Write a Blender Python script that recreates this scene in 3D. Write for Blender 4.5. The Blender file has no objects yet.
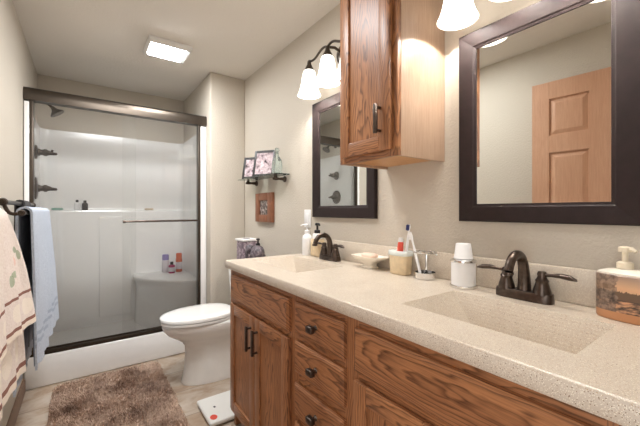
import bpy, bmesh, math, random
from mathutils import Vector, Matrix, noise as mnoise
random.seed(7)
SC = bpy.context.scene
COL = SC.collection
PI = math.pi

# ------------------------------------------------------------------ camera
H = 2.44
XL, XR, XP = -0.3323, 1.2166, 0.8968      # left wall, right wall, alcove side of partition
YB, YP, YF = 3.8263, 2.8774, -0.85        # back wall, partition face, wall behind the camera
cam_d = bpy.data.cameras.new('camera')
cam = bpy.data.objects.new('camera', cam_d)
COL.objects.link(cam)
cam.location = (0, 0, 1.2275)
cam.rotation_euler = (PI / 2, 0, -0.6245)
cam_d.sensor_width = 36
cam_d.lens = 36 * 328.25 / 640
cam_d.shift_y = -(213 - 210.7) / 640
cam_d.clip_start = 0.01
SC.camera = cam

# ------------------------------------------------------------------ world, light, exposure
w = bpy.data.worlds.new('world')
SC.world = w
w.use_nodes = True
w.node_tree.nodes['Background'].inputs[0].default_value = (1.0, 0.96, 0.90, 1)
w.node_tree.nodes['Background'].inputs[1].default_value = 0.6

def area_light(name, loc, rot, sx, sy, watts, col):
    d = bpy.data.lights.new(name, 'AREA')
    d.shape = 'RECTANGLE'; d.size = sx; d.size_y = sy; d.energy = watts; d.color = col
    o = bpy.data.objects.new(name, d); COL.objects.link(o)
    o.location = loc; o.rotation_euler = rot
    return o
# fill light added in the doorway beside the camera to brighten the room
area_light('doorway_fill', (XL - 0.10, -0.16, 1.15), (0, -PI / 2, 0), 1.9, 0.76, 6.0, (0.95, 0.98, 1.0))
# unseen fill added under the ceiling, tilted towards the shower
fill = area_light('shower_fill', (0.30, 1.84, H - 0.05), (math.radians(38), 0, 0), 0.4, 0.15, 4.4, (0.99, 0.98, 0.98))
fill.data.spread = math.radians(95)
area_light('middle_fill', (0.28, 1.50, H - 0.01), (0, 0, 0), 0.3, 0.3, 10.0, (0.95, 0.975, 1.0))  # added overhead fill, with no fixture of its own
SHADE_W, SHADE_E = 3.9, 1.3               # bulb watts and glow of each vanity shade
CEIL_E = 56.0                             # glow of the ceiling light's lens

SC.view_settings.view_transform = 'Standard'
SC.view_settings.look = 'None'
SC.view_settings.gamma = 1
SC.view_settings.exposure = 0.53
SC.view_settings.use_curve_mapping = False

# ------------------------------------------------------------------ materials
def srgb(r, g, b):
    f = lambda c: c / 12.92 if c <= 0.04045 else ((c + 0.055) / 1.055) ** 2.4
    return (f(r / 255), f(g / 255), f(b / 255), 1)

class NT:
    def __init__(self, name):
        self.m = bpy.data.materials.new(name); self.m.use_nodes = True
        self.t = self.m.node_tree; self.b = self.t.nodes['Principled BSDF']
        self.out = self.t.nodes['Material Output']
    def n(self, typ, **kw):
        nd = self.t.nodes.new(typ)
        for k, v in kw.items():
            if k.startswith('i_'):
                key = k[2:]
                key = int(key) if key.isdigit() else key.replace('_', ' ')
                nd.inputs[key].default_value = v
            else: setattr(nd, k, v)
        return nd
    def l(self, a, b): self.t.links.new(a, b)
    def math(self, op, a, b=None, c=None):
        nd = self.t.nodes.new('ShaderNodeMath'); nd.operation = op
        for i, v in enumerate((a, b, c)):
            if v is None: continue
            if isinstance(v, (int, float)): nd.inputs[i].default_value = v
            else: self.l(v, nd.inputs[i])
        return nd.outputs[0]
    def ramp(self, fac, stops, interp='LINEAR'):
        nd = self.t.nodes.new('ShaderNodeValToRGB'); r = nd.color_ramp; r.interpolation = interp
        while len(r.elements) < len(stops): r.elements.new(0.5)
        for e, (p, c) in zip(r.elements, stops): e.position = p; e.color = c
        self.l(fac, nd.inputs[0]); return nd.outputs[0]
    def mix(self, fac, a, b, mode='MIX'):
        nd = self.t.nodes.new('ShaderNodeMix'); nd.data_type = 'RGBA'; nd.blend_type = mode
        for s, v in ((0, fac), (6, a), (7, b)):
            if isinstance(v, (int, float, tuple)): nd.inputs[s].default_value = v
            else: self.l(v, nd.inputs[s])
        return nd.outputs[2]
    def coord(self, which='Object', scale=(1, 1, 1), rnd=0.0):
        tc = self.t.nodes.new('ShaderNodeTexCoord'); mp = self.t.nodes.new('ShaderNodeMapping')
        mp.inputs['Scale'].default_value = scale
        self.l(tc.outputs[which], mp.inputs['Vector'])
        if rnd:
            oi = self.t.nodes.new('ShaderNodeObjectInfo')
            ml = self.math('MULTIPLY', oi.outputs['Random'], rnd)
            cb = self.t.nodes.new('ShaderNodeCombineXYZ')
            for i in range(3): self.l(ml, cb.inputs[i])
            self.l(cb.outputs[0], mp.inputs['Location'])
        return mp.outputs[0]
    def noise(self, vec, scale, detail=3, rough=0.5, dist=0):
        nd = self.t.nodes.new('ShaderNodeTexNoise')
        nd.inputs['Scale'].default_value = scale; nd.inputs['Detail'].default_value = detail
        nd.inputs['Roughness'].default_value = rough; nd.inputs['Distortion'].default_value = dist
        if vec is not None: self.l(vec, nd.inputs['Vector'])
        return nd.outputs[0]
    def bump(self, h, strength=0.2, dist=0.002):
        nd = self.t.nodes.new('ShaderNodeBump'); nd.inputs['Strength'].default_value = strength
        nd.inputs['Distance'].default_value = dist; self.l(h, nd.inputs['Height'])
        self.l(nd.outputs[0], self.b.inputs['Normal'])
    def col(self, v):
        if isinstance(v, tuple): self.b.inputs['Base Color'].default_value = v
        else: self.l(v, self.b.inputs['Base Color'])
    def set(self, rough=None, metal=None, spec=None, **kw):
        if rough is not None: self.b.inputs['Roughness'].default_value = rough
        if metal is not None: self.b.inputs['Metallic'].default_value = metal
        if spec is not None: self.b.inputs['Specular IOR Level'].default_value = spec
        for k, v in kw.items(): self.b.inputs[k.replace('_', ' ')].default_value = v

def simple(name, c, rough=0.5, metal=0.0, var=0.06, scale=30, spec=None, **kw):
    t = NT(name); v = t.coord()
    n = t.noise(v, scale, 3)
    d = tuple(x * (1 - var) for x in c[:3]) + (1,); u = tuple(min(1, x * (1 + var)) for x in c[:3]) + (1,)
    t.col(t.ramp(n, [(0.3, d), (0.7, u)])); t.set(rough, metal, spec, **kw)
    return t.m

def mat_wall(name, c, sc=90):
    t = NT(name); v = t.coord()
    n = t.noise(v, 3, 2)
    t.col(t.ramp(n, [(0.3, tuple(x * 0.98 for x in c[:3]) + (1,)), (0.7, c)]))
    h = t.ramp(t.noise(v, sc, 4, 0.6), [(0.40, (0, 0, 0, 1)), (0.62, (1, 1, 1, 1))])
    t.bump(h, 0.35, 0.003); t.set(0.75, spec=0.3)
    return t.m

def mat_oak(name, grain, light, mid, dark, cath=1.0, across_off=0.0, freq=34.0):
    """grain: axis of the grain; contours of a parabola give the cathedral figure."""
    t = NT(name)
    tc = t.n('ShaderNodeTexCoord'); oi = t.n('ShaderNodeObjectInfo')
    sp = t.n('ShaderNodeSeparateXYZ'); t.l(tc.outputs['Object'], sp.inputs[0])
    g = {'x': 0, 'y': 1, 'z': 2}[grain]
    oth = [i for i in range(3) if i != g]
    al = sp.outputs[g]
    ac = t.math('ADD', sp.outputs[oth[0]], sp.outputs[oth[1]])
    rnd = t.math('MULTIPLY', oi.outputs['Random'], 37.0)
    # slow wobble
    mp = t.n('ShaderNodeCombineXYZ')
    t.l(t.math('ADD', t.math('MULTIPLY', al, 3.0), rnd), mp.inputs[0])
    t.l(t.math('MULTIPLY', ac, 12.0), mp.inputs[1]); t.l(rnd, mp.inputs[2])
    wob = t.noise(mp.outputs[0], 1.0, 3, 0.55)
    aw = t.math('ADD', t.math('ADD', ac, across_off), t.math('MULTIPLY', t.math('SUBTRACT', oi.outputs['Random'], 0.5), 0.03))
    q = t.math('MULTIPLY', t.math('MULTIPLY', aw, aw), 260.0 * cath)
    val = t.math('ADD', t.math('ADD', q, t.math('MULTIPLY', al, 2.0)), t.math('MULTIPLY', wob, 2.4))
    s = t.math('FRACT', t.math('MULTIPLY', val, freq / 10.0))
    ring = t.ramp(s, [(0.0, (0, 0, 0, 1)), (0.5, (0.25, 0.25, 0.25, 1)), (0.82, (1, 1, 1, 1)), (1.0, (0, 0, 0, 1))])
    # fine pores stretched along the grain
    mp2 = t.n('ShaderNodeCombineXYZ')
    t.l(t.math('ADD', t.math('MULTIPLY', al, 9.0), rnd), mp2.inputs[0])
    t.l(t.math('MULTIPLY', ac, 260.0), mp2.inputs[1]); t.l(rnd, mp2.inputs[2])
    pores = t.noise(mp2.outputs[0], 1.0, 4, 0.65)
    pm = t.ramp(pores, [(0.42, (0, 0, 0, 1)), (0.68, (1, 1, 1, 1))])
    big = t.noise(mp.outputs[0], 0.45, 2)
    base = t.mix(t.ramp(big, [(0.35, (0, 0, 0, 1)), (0.7, (1, 1, 1, 1))]), light, mid)
    fac = t.math('MULTIPLY', ring, t.math('ADD', 0.66, t.math('MULTIPLY', pm, 0.34)))
    c1 = t.mix(fac, base, dark)
    c2 = t.mix(t.math('MULTIPLY', pm, 0.38), c1, dark)
    t.col(c2); t.set(0.38, spec=0.45)
    t.bump(pores, 0.08, 0.001)
    return t.m

M = {}
M['wall'] = mat_wall('wall_paint', srgb(204, 195, 181))
M['ceil'] = mat_wall('ceiling_paint', srgb(234, 228, 219), 60)
M['trim'] = simple('brown_trim', srgb(128, 100, 80), 0.45, var=0.15)
OL, OM, OD = srgb(192, 134, 90), srgb(166, 112, 74), srgb(78, 47, 30)
M['oak_v'] = mat_oak('oak_vertical_grain', 'z', OL, OM, OD, 1.0, 0.08)
M['oak_h'] = mat_oak('oak_horizontal_grain', 'y', OL, OM, OD, 1.0, 0.06)
M['oak_x'] = mat_oak('oak_bottom_grain', 'x', srgb(222, 172, 116), srgb(214, 160, 104), srgb(176, 120, 74), 0.6, 0.2)
M['oak_cath_h'] = mat_oak('oak_cathedral_horizontal', 'y', OL, OM, srgb(72, 40, 24), 1.3, 0.0, 26)
M['oak_cath_v'] = mat_oak('oak_cathedral_vertical', 'z', OL, OM, OD, 1.1, 0.0, 30)
M['oak_side'] = mat_oak('oak_side_lit_tone', 'z', srgb(198, 170, 146), srgb(190, 160, 135), srgb(156, 124, 100), 0.5, 0.30)  # paler oak: light falling on the cabinet side is put into the colour
M['oak_door'] = mat_oak('oak_room_door', 'z', srgb(222, 178, 148), srgb(214, 168, 138), srgb(180, 132, 102), 0.6, 0.1)
M['oak_dark'] = simple('oak_dark_brown', srgb(104, 62, 38), 0.5, var=0.2)  # darker brown oak for the toe kick
M['bronze'] = simple('oil_rubbed_bronze', srgb(88, 77, 70), 0.28, 0.88, var=0.25, scale=60)
M['frame_bronze'] = simple('brushed_bronze_rail', srgb(84, 76, 68), 0.36, 0.9, var=0.06)
M['espresso'] = simple('espresso_frame', srgb(42, 33, 32), 0.5, 0.0, var=0.12, spec=0.16)
M['chrome'] = simple('chrome', (0.8, 0.8, 0.8, 1), 0.12, 1.0, var=0.02)
M['black'] = simple('black_plastic', srgb(34, 32, 33), 0.4, var=0.1)
M['black_frame'] = simple('black_frame', srgb(52, 50, 50), 0.35, var=0.1)
M['white_gloss'] = simple('white_porcelain', srgb(240, 239, 236), 0.10, var=0.01, Coat_Weight=0.3)
M['white_acrylic'] = simple('white_acrylic', srgb(244, 243, 241), 0.14, var=0.01)
M['white_plastic'] = simple('white_plastic', srgb(240, 240, 240), 0.3, var=0.01)
M['cream_plastic'] = simple('cream_plastic', srgb(232, 220, 196), 0.35, var=0.02)
M['scale_white'] = simple('scale_white', srgb(232, 231, 226), 0.35, var=0.01)
M['red'] = simple('red_mark', srgb(226, 84, 66), 0.4, var=0.02)
M['beige_ceramic'] = simple('beige_ceramic', srgb(224, 202, 166), 0.3, var=0.08, scale=50)
M['aqua_rim'] = simple('pale_aqua_rim', srgb(226, 233, 229), 0.25, var=0.03)
M['white_ceramic'] = simple('white_ceramic', srgb(238, 230, 216), 0.2, var=0.02)
M['pink_soap'] = simple('pink_soap', srgb(236, 208, 190), 0.5, var=0.03)
M['green_soap'] = simple('green_soap', srgb(140, 178, 160), 0.5, var=0.05)
M['tan_soap'] = simple('tan_soap', srgb(205, 186, 160), 0.5, var=0.05)
M['blue_bristle'] = simple('dark_blue_bristle', srgb(50, 56, 110), 0.5)
M['lavender'] = simple('lavender_plastic', srgb(150, 138, 190), 0.35)
M['magenta'] = simple('magenta_plastic', srgb(170, 40, 96), 0.3)
M['orange'] = simple('orange_plastic', srgb(214, 110, 78), 0.35)
M['grey_label'] = simple('pale_label', srgb(222, 214, 218), 0.4)
M['grey_towel'] = simple('grey_towel', srgb(132, 132, 134), 0.95, var=0.25, scale=40)
M['charcoal_strip'] = simple('charcoal_strip', srgb(62, 60, 60), 0.95, var=0.25, scale=40)
M['tissue_white'] = simple('lid_white', srgb(232, 228, 226), 0.5)

def mat_mirror():
    t = NT('mirror_glass'); v = t.coord(); n = t.noise(v, 2, 1)
    t.col(t.ramp(n, [(0, (0.86, 0.87, 0.84, 1)), (1, (0.88, 0.89, 0.86, 1))])); t.set(0.015, 1.0)
    return t.m
M['mirror'] = mat_mirror()

def mat_clear(name, tint, fr=1.45, haze=0.0, hazecol=(0.9, 0.9, 0.9, 1)):
    t = NT(name)
    tr = t.n('ShaderNodeBsdfTransparent'); tr.inputs[0].default_value = tint
    gl = t.n('ShaderNodeBsdfGlossy'); gl.inputs['Roughness'].default_value = 0.02
    fz = t.n('ShaderNodeFresnel'); fz.inputs['IOR'].default_value = fr
    ms = t.n('ShaderNodeMixShader')
    t.l(fz.outputs[0], ms.inputs[0]); t.l(tr.outputs[0], ms.inputs[1]); t.l(gl.outputs[0], ms.inputs[2])
    if haze:
        df = t.n('ShaderNodeBsdfDiffuse'); df.inputs[0].default_value = hazecol
        m2 = t.n('ShaderNodeMixShader')
        nz = t.noise(t.coord(), 6, 3)
        t.l(t.math('MULTIPLY', nz, haze * 2), m2.inputs[0]); t.l(ms.outputs[0], m2.inputs[1]); t.l(df.outputs[0], m2.inputs[2])
        t.l(m2.outputs[0], t.out.inputs[0])
    else: t.l(ms.outputs[0], t.out.inputs[0])
    t.t.nodes.remove(t.b)
    return t.m
M['glass'] = mat_clear('shower_glass', (0.992, 0.996, 0.994, 1), 1.40, 0.015)
M['shelf_glass'] = mat_clear('shelf_glass', (0.92, 0.97, 0.95, 1), 1.45, 0.04, (0.75, 0.83, 0.80, 1))
M['bottle_glass'] = mat_clear('clear_bottle', (0.86, 0.92, 0.90, 1), 1.5, 0.12, (0.75, 0.82, 0.80, 1))

def mat_shade():
    t = NT('frosted_lit_shade'); v = t.coord(); n = t.noise(v, 25, 4, 0.6)
    t.col((0.9, 0.87, 0.8, 1)); t.set(0.35)
    c = t.ramp(n, [(0.3, (1.0, 0.92, 0.82, 1)), (0.7, (1.0, 0.97, 0.92, 1))])
    t.l(c, t.b.inputs['Emission Color'])
    lw = t.n('ShaderNodeLayerWeight'); lw.inputs[0].default_value = 0.35
    t.b.inputs['Emission Strength'].default_value = SHADE_E
    return t.m
M['shade'] = mat_shade()
def mat_emit(name, c, s):
    t = NT(name); n = t.noise(t.coord(), 8, 2)
    t.col((0.9, 0.9, 0.88, 1))
    t.l(t.ramp(n, [(0, c), (1, c)]), t.b.inputs['Emission Color']); t.b.inputs['Emission Strength'].default_value = s
    return t.m
M['lens'] = mat_emit('lit_lens', (0.96, 0.98, 1.0, 1), CEIL_E)
M['bulb'] = mat_emit('lit_bulb', (1.0, 0.92, 0.8, 1), 8.0)

def mat_counter():
    t = NT('speckled_cream_solid_surface'); v = t.coord()
    base = t.ramp(t.noise(v, 12, 3), [(0.3, srgb(202, 189, 173)), (0.7, srgb(209, 197, 181))])
    def speck(base, scale, lo, c, seedoff):
        mp = t.n('ShaderNodeMapping'); mp.inputs['Location'].default_value = (seedoff, seedoff, seedoff); t.l(v, mp.inputs[0])
        vo = t.n('ShaderNodeTexVoronoi'); vo.inputs['Scale'].default_value = scale; t.l(mp.outputs[0], vo.inputs['Vector'])
        near = t.math('LESS_THAN', vo.outputs['Distance'], lo)
        sx = t.n('ShaderNodeSeparateColor'); t.l(vo.outputs['Color'], sx.inputs[0])
        pick = t.math('LESS_THAN', sx.outputs[0], 0.35)
        return t.mix(t.math('MULTIPLY', near, pick), base, c)
    base = speck(base, 420, 0.34, srgb(186, 158, 126), 0)
    base = speck(base, 500, 0.42, srgb(236, 228, 212), 3.3)
    base = speck(base, 230, 0.20, srgb(128, 98, 74), 7.1)
    t.col(base); t.set(0.34, spec=0.6)
    return t.m
M['counter'] = mat_counter()

def mat_floor():
    t = NT('stone_look_tile')
    tc = t.n('ShaderNodeTexCoord')
    mp = t.n('ShaderNodeMapping'); mp.inputs['Rotation'].default_value = (0, 0, 0); mp.inputs['Location'].default_value = (0.12, 0.08, 0)
    t.l(tc.outputs['Object'], mp.inputs[0])
    br = t.n('ShaderNodeTexBrick'); br.offset = 0.5
    br.inputs['Scale'].default_value = 1.0; br.inputs['Brick Width'].default_value = 0.61; br.inputs['Row Height'].default_value = 0.305
    br.inputs['Mortar Size'].default_value = 0.004; br.inputs['Mortar Smooth'].default_value = 0.3
    br.inputs['Color1'].default_value = (0.2, 0.2, 0.2, 1); br.inputs['Color2'].default_value = (0.8, 0.8, 0.8, 1)
    t.l(mp.outputs[0], br.inputs['Vector'])
    m2 = t.n('ShaderNodeMapping'); m2.inputs['Scale'].default_value = (3.4, 5.0, 1); t.l(mp.outputs[0], m2.inputs[0])
    vn = t.noise(m2.outputs[0], 1.6, 6, 0.62, 0.8)
    ofs = t.math('ADD', vn, t.math('MULTIPLY', t.math('SUBTRACT', br.outputs['Color'], 0.5), 0.22))
    c = t.ramp(ofs, [(0.28, srgb(150, 124, 102)), (0.45, srgb(178, 156, 134)), (0.58, srgb(196, 182, 166)), (0.75, srgb(208, 198, 186))])
    fine = t.noise(mp.outputs[0], 70, 4)
    c = t.mix(t.math('MULTIPLY', fine, 0.18), c, srgb(132, 108, 90))
    c = t.mix(br.outputs['Fac'], c, srgb(150, 134, 118))
    t.col(c); t.set(0.38)
    t.bump(t.math('SUBTRACT', 1.0, br.outputs['Fac']), 0.25, 0.002)
    return t.m
M['floor'] = mat_floor()

def mat_uv_towel(name, base, alt, kind):
    t = NT(name)
    uv = t.n('ShaderNodeTexCoord').outputs['UV']
    sp = t.n('ShaderNodeSeparateXYZ'); t.l(uv, sp.inputs[0]); u, v = sp.outputs[0], sp.outputs[1]
    ob = t.coord()
    n = t.noise(ob, 140, 3)
    c = t.ramp(n, [(0.3, base), (0.7, alt)])
    def band(a, b): return t.math('MULTIPLY', t.math('GREATER_THAN', v, a), t.math('LESS_THAN', v, b))
    if kind == 'blue':
        bd = t.math('ADD', band(0.14, 0.165), band(0.19, 0.215))
        c = t.mix(t.math('MULTIPLY', bd, 0.6), c, srgb(150, 162, 182))
    else:
        br = srgb(150, 108, 96)
        c = t.mix(band(-1, 0.045), c, srgb(242, 228, 212))
        c = t.mix(band(0.045, 0.075), c, br)
        c = t.mix(band(0.30, 0.325), c, br)
        # pale scallop shell between the stripes
        def blob(cu, cv, ru, rv):
            du = t.math('DIVIDE', t.math('SUBTRACT', u, cu), ru); dv = t.math('DIVIDE', t.math('SUBTRACT', v, cv), rv)
            return t.math('LESS_THAN', t.math('ADD', t.math('MULTIPLY', du, du), t.math('MULTIPLY', dv, dv)), 1.0)
        for cu in (0.84, 0.60, 0.36, 0.12):
            c = t.mix(blob(cu, 0.185, 0.075, 0.075), c, srgb(246, 234, 220))
        # embroidered green leaf sprays
        for cu, cv, a, b in ((0.80, 0.72, 0.05, 0.03), (0.86, 0.67, 0.03, 0.045), (0.62, 0.52, 0.06, 0.03), (0.55, 0.47, 0.04, 0.05)):
            c = t.mix(t.math('MULTIPLY', blob(cu, cv, a, b), 0.7), c, srgb(146, 166, 130))
        c = t.mix(t.math('MULTIPLY', blob(0.70, 0.62, 0.07, 0.05), 0.6), c, srgb(240, 190, 170))
    t.col(c); t.set(0.95, spec=0.1); t.bump(n, 0.5, 0.004)
    return t.m
M['pink_towel'] = mat_uv_towel('pink_terry', srgb(230, 214, 204), srgb(243, 231, 222), 'pink')
M['blue_towel'] = mat_uv_towel('blue_terry', srgb(180, 189, 203), srgb(200, 208, 220), 'blue')

def mat_landscape():
    """a generic lake at dusk: peach sky, dark tree line, mottled banks"""
    t = NT('lake_scene_print')
    tc = t.n('ShaderNodeTexCoord'); sp = t.n('ShaderNodeSeparateXYZ'); t.l(tc.outputs['Object'], sp.inputs[0])
    y, z = sp.outputs[1], sp.outputs[2]
    sky = t.ramp(t.math('ADD', t.math('MULTIPLY', z, 9.0), 0.5), [(0.3, srgb(226, 166, 124)), (0.75, srgb(222, 178, 140)), (1.0, srgb(170, 144, 128))])
    cb = t.n('ShaderNodeCombineXYZ'); t.l(t.math('MULTIPLY', y, 150), cb.inputs[0])
    tn = t.noise(cb.outputs[0], 1.0, 3, 0.7)
    top = t.math('ADD', 0.002, t.math('MULTIPLY', tn, 0.030))
    tree = t.math('MULTIPLY', t.math('LESS_THAN', z, top), t.math('GREATER_THAN', z, -0.006))
    mp = t.n('ShaderNodeMapping'); mp.inputs['Scale'].default_value = (1, 30, 90); t.l(tc.outputs['Object'], mp.inputs[0])
    wn = t.noise(mp.outputs[0], 1.5, 4, 0.65)
    water = t.ramp(wn, [(0.38, srgb(66, 56, 52)), (0.5, srgb(150, 116, 94)), (0.62, srgb(214, 160, 122))])
    c = t.mix(t.math('LESS_THAN', z, -0.004), sky, water)
    c = t.mix(t.math('MULTIPLY', tree, 0.85), c, srgb(70, 60, 54))
    bn = t.noise(tc.outputs['Object'], 60, 4, 0.7)
    left = t.math('GREATER_THAN', t.math('ADD', y, t.math('MULTIPLY', bn, 0.03)), 0.045)
    c = t.mix(t.math('MULTIPLY', left, 0.75), c, t.ramp(bn, [(0.4, srgb(58, 50, 48)), (0.6, srgb(150, 130, 116))]))
    c = t.mix(t.math('LESS_THAN', z, -0.036), c, srgb(196, 140, 98))
    t.col(c); t.set(0.3)
    return t.m
M['lake'] = mat_landscape()

def mat_blotch(name, stops, scale, rough=0.25, spec=0.5):
    t = NT(name); v = t.coord(rnd=9.0)
    t.col(t.ramp(t.noise(v, scale, 4, 0.6, 0.6), stops)); t.set(rough, spec=spec)
    return t.m
M['photo'] = mat_blotch('pale_snapshot', [(0.34, srgb(60, 54, 58)), (0.44, srgb(168, 148, 152)), (0.56, srgb(214, 196, 200)), (0.7, srgb(238, 230, 232))], 26)
M['dark_photo'] = mat_blotch('dark_snapshot', [(0.36, srgb(44, 38, 36)), (0.5, srgb(92, 80, 76)), (0.62, srgb(168, 154, 148)), (0.72, srgb(214, 204, 198))], 38)
M['red_wood'] = mat_blotch('reddish_wood', [(0.3, srgb(116, 72, 50)), (0.7, srgb(146, 94, 66))], 14, 0.45)
M['floral'] = mat_blotch('purple_grey_print', [(0.36, srgb(92, 78, 86)), (0.5, srgb(136, 118, 126)), (0.66, srgb(190, 176, 180))], 40, 0.6)
M['elephant'] = mat_blotch('grey_resin', [(0.36, srgb(66, 60, 64)), (0.55, srgb(112, 102, 108)), (0.7, srgb(178, 166, 168))], 40, 0.5)

def mat_mat():
    t = NT('brown_shag')
    oi = t.coord()
    big = t.noise(oi, 5.0, 5, 0.62, 0.4); fine = t.noise(oi, 120, 3)
    v = t.math('ADD', t.math('MULTIPLY', big, 0.8), t.math('MULTIPLY', fine, 0.25))
    t.col(t.ramp(v, [(0.38, srgb(136, 112, 99)), (0.52, srgb(190, 164, 146)), (0.68, srgb(226, 203, 184))])); t.set(0.95, spec=0.1)
    return t.m
M['shag'] = mat_mat()

# ------------------------------------------------------------------ mesh helpers
class MB:
    def __init__(self): self.bm = bmesh.new()
    def face(self, vs):
        try: return self.bm.faces.new(vs)
        except ValueError: return None
    def box(self, x0, x1, y0, y1, z0, z1, bev=0, seg=2):
        b = bmesh.new()
        vs = [b.verts.new(p) for p in ((x0,y0,z0),(x1,y0,z0),(x1,y1,z0),(x0,y1,z0),(x0,y0,z1),(x1,y0,z1),(x1,y1,z1),(x0,y1,z1))]
        for f in ((0,3,2,1),(4,5,6,7),(0,1,5,4),(1,2,6,5),(2,3,7,6),(3,0,4,7)): b.faces.new([vs[i] for i in f])
        if bev: bmesh.ops.bevel(b, geom=list(b.edges), offset=bev, segments=seg, profile=0.5, affect='EDGES')
        self.join(b); return self
    def join(self, b, mat=None):
        if mat is not None: bmesh.ops.transform(b, matrix=mat, verts=b.verts)
        me = bpy.data.meshes.new('t'); b.to_mesh(me); b.free(); self.bm.from_mesh(me); bpy.data.meshes.remove(me); return self
    def loft(self, rings, closed=True, cap0=True, cap1=True):
        R = [[self.bm.verts.new(p) for p in r] for r in rings]; n = len(R[0])
        for a, b in zip(R, R[1:]):
            for i in range(n if closed else n - 1):
                j = (i + 1) % n
                self.face((a[i], a[j], b[j], b[i]))
        if cap0: self.face(R[0][::-1])
        if cap1: self.face(R[-1])
        return self
    def lathe(self, prof, c=(0, 0, 0), seg=28, axis='z', cap0=True, cap1=True, sx=1, sy=1):
        rings = []
        for r, h in prof:
            ring = []
            for k in range(seg):
                a = 2 * PI * k / seg; p, q = r * math.cos(a) * sx, r * math.sin(a) * sy
                v = {'z': (p, q, h), 'x': (h, p, q), 'y': (q, h, p)}[axis]
                ring.append((c[0] + v[0], c[1] + v[1], c[2] + v[2]))
            rings.append(ring)
        return self.loft(rings, True, cap0, cap1)
    def tube(self, pts, r, seg=10):
        pts = [Vector(p) for p in pts]; rr = r if isinstance(r, (list, tuple)) else [r] * len(pts)
        rings = []; prev = None
        for i, p in enumerate(pts):
            t = (pts[min(i + 1, len(pts) - 1)] - pts[max(i - 1, 0)]).normalized()
            if prev is None:
                a = Vector((0, 0, 1)) if abs(t.z) < 0.9 else Vector((1, 0, 0))
                nrm = t.cross(a).normalized()
            else:
                nrm = (prev - t * prev.dot(t)).normalized()
            prev = nrm; bn = t.cross(nrm)
            rings.append([p + (nrm * math.cos(2 * PI * k / seg) + bn * math.sin(2 * PI * k / seg)) * rr[i] for k in range(seg)])
        return self.loft(rings)
    def prism(self, poly, axis, a0, a1):
        def P(u, v, a): return {'x': (a, u, v), 'y': (u, a, v), 'z': (u, v, a)}[axis]
        return self.loft([[P(u, v, a0) for u, v in poly], [P(u, v, a1) for u, v in poly]])
    def bevel(self, w, seg=2, ang=30):
        es = [e for e in self.bm.edges if len(e.link_faces) == 2 and e.calc_face_angle(0) > math.radians(ang)]
        bmesh.ops.bevel(self.bm, geom=es, offset=w, segments=seg, profile=0.5, affect='EDGES'); return self

WL = {}   # world location of every empty / part
def part(name, mb, mat, parent=None, origin=None, smooth=35, label=None):
    bm = mb.bm
    bmesh.ops.recalc_face_normals(bm, faces=bm.faces)
    co = [v.co for v in bm.verts]
    if origin is None:
        origin = Vector([(min(c[i] for c in co) + max(c[i] for c in co)) / 2 for i in range(3)])
    origin = Vector(origin)
    bmesh.ops.translate(bm, verts=bm.verts, vec=-origin)
    me = bpy.data.meshes.new(name); bm.to_mesh(me); bm.free()
    if smooth:
        me.polygons.foreach_set('use_smooth', [True] * len(me.polygons)); me.set_sharp_from_angle(angle=math.radians(smooth))
    me.materials.append(mat)
    o = bpy.data.objects.new(name, me); COL.objects.link(o)
    if parent is not None:
        o.parent = parent; o.location = origin - WL[parent]
    else: o.location = origin
    WL[o] = origin
    if label: o['label'] = label
    return o
def thing(name, label, cat, loc, group=None):
    o = bpy.data.objects.new(name, None); COL.objects.link(o); o.location = loc; o.empty_display_size = 0.05
    WL[o] = Vector(loc); o['label'] = label; o['category'] = cat
    if group: o['group'] = group
    return o
def tag(o, label, cat, group=None):
    o['label'] = label; o['category'] = cat
    if group: o['group'] = group
    return o
def struct(name, mb, mat, **kw):
    o = part(name, mb, mat, **kw); o['kind'] = 'structure'; return o
def copy_tree(o, parent=None):
    c = o.copy(); COL.objects.link(c)
    if parent is not None: c.parent = parent
    WL[c] = WL[o].copy()
    for ch in list(o.children): copy_tree(ch, c)
    return c
def place_copy(o, delta, label, rot=None):
    c = copy_tree(o); c.location = Vector(o.location) + Vector(delta); WL[c] = Vector(c.location)
    c['label'] = label
    if rot is not None: c.rotation_euler = rot
    return c
def bez(p0, p1, p2, p3, n=10):
    out = []
    for i in range(n + 1):
        t = i / n; a, b, c, d = (1-t)**3, 3*t*(1-t)**2, 3*t*t*(1-t), t**3
        out.append(tuple(a*p0[k] + b*p1[k] + c*p2[k] + d*p3[k] for k in range(3)))
    return out

# ------------------------------------------------------------------ room shell
T = 0.10
DY0, DY1, DZ = -0.54, 0.24, 2.15
struct('floor', MB().box(XL - T, XR + T, YF - T, YB + T, -0.08, 0), M['floor'], origin=(0, 0, 0))
struct('ceiling', MB().box(XL - T, XR + T, YF - T, YB + T, H, H + 0.08), M['ceil'], origin=(0, 0, H))
wl = MB().box(XL - T, XL, DY1, YB + T, 0, H).box(XL - T, XL, YF - T, DY0, 0, H).box(XL - T, XL, DY0, DY1, DZ, H)
struct('wall_left', wl, M['wall'], origin=(XL, 0, 0))
struct('wall_right', MB().box(XR, XR + T, YF - T, YB + T, 0, H), M['wall'], origin=(XR, 0, 0))
struct('wall_back', MB().box(XL, XR, YB, YB + T, 0, H), M['wall'], origin=(0, YB, 0))
struct('wall_front', MB().box(XL, XR, YF - T, YF, 0, H), M['wall'], origin=(0, YF, 0))
struct('wall_partition', MB().box(XP, XR, YP, YB, 0, H, 0.012, 3), M['wall'], origin=(XP, YP, 0))
bb = MB().prism([(XL, 0), (XL + 0.014, 0), (XL + 0.014, 0.075), (XL + 0.006, 0.09), (XL, 0.09)], 'y', DY1 + 0.06, 2.972)
struct('baseboard_left', bb, M['trim'])
bb = MB().prism([(YP, 0), (YP - 0.014, 0), (YP - 0.014, 0.075), (YP - 0.006, 0.09), (YP, 0.09)], 'x', XP + 0.01, XR - 0.001)
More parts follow.
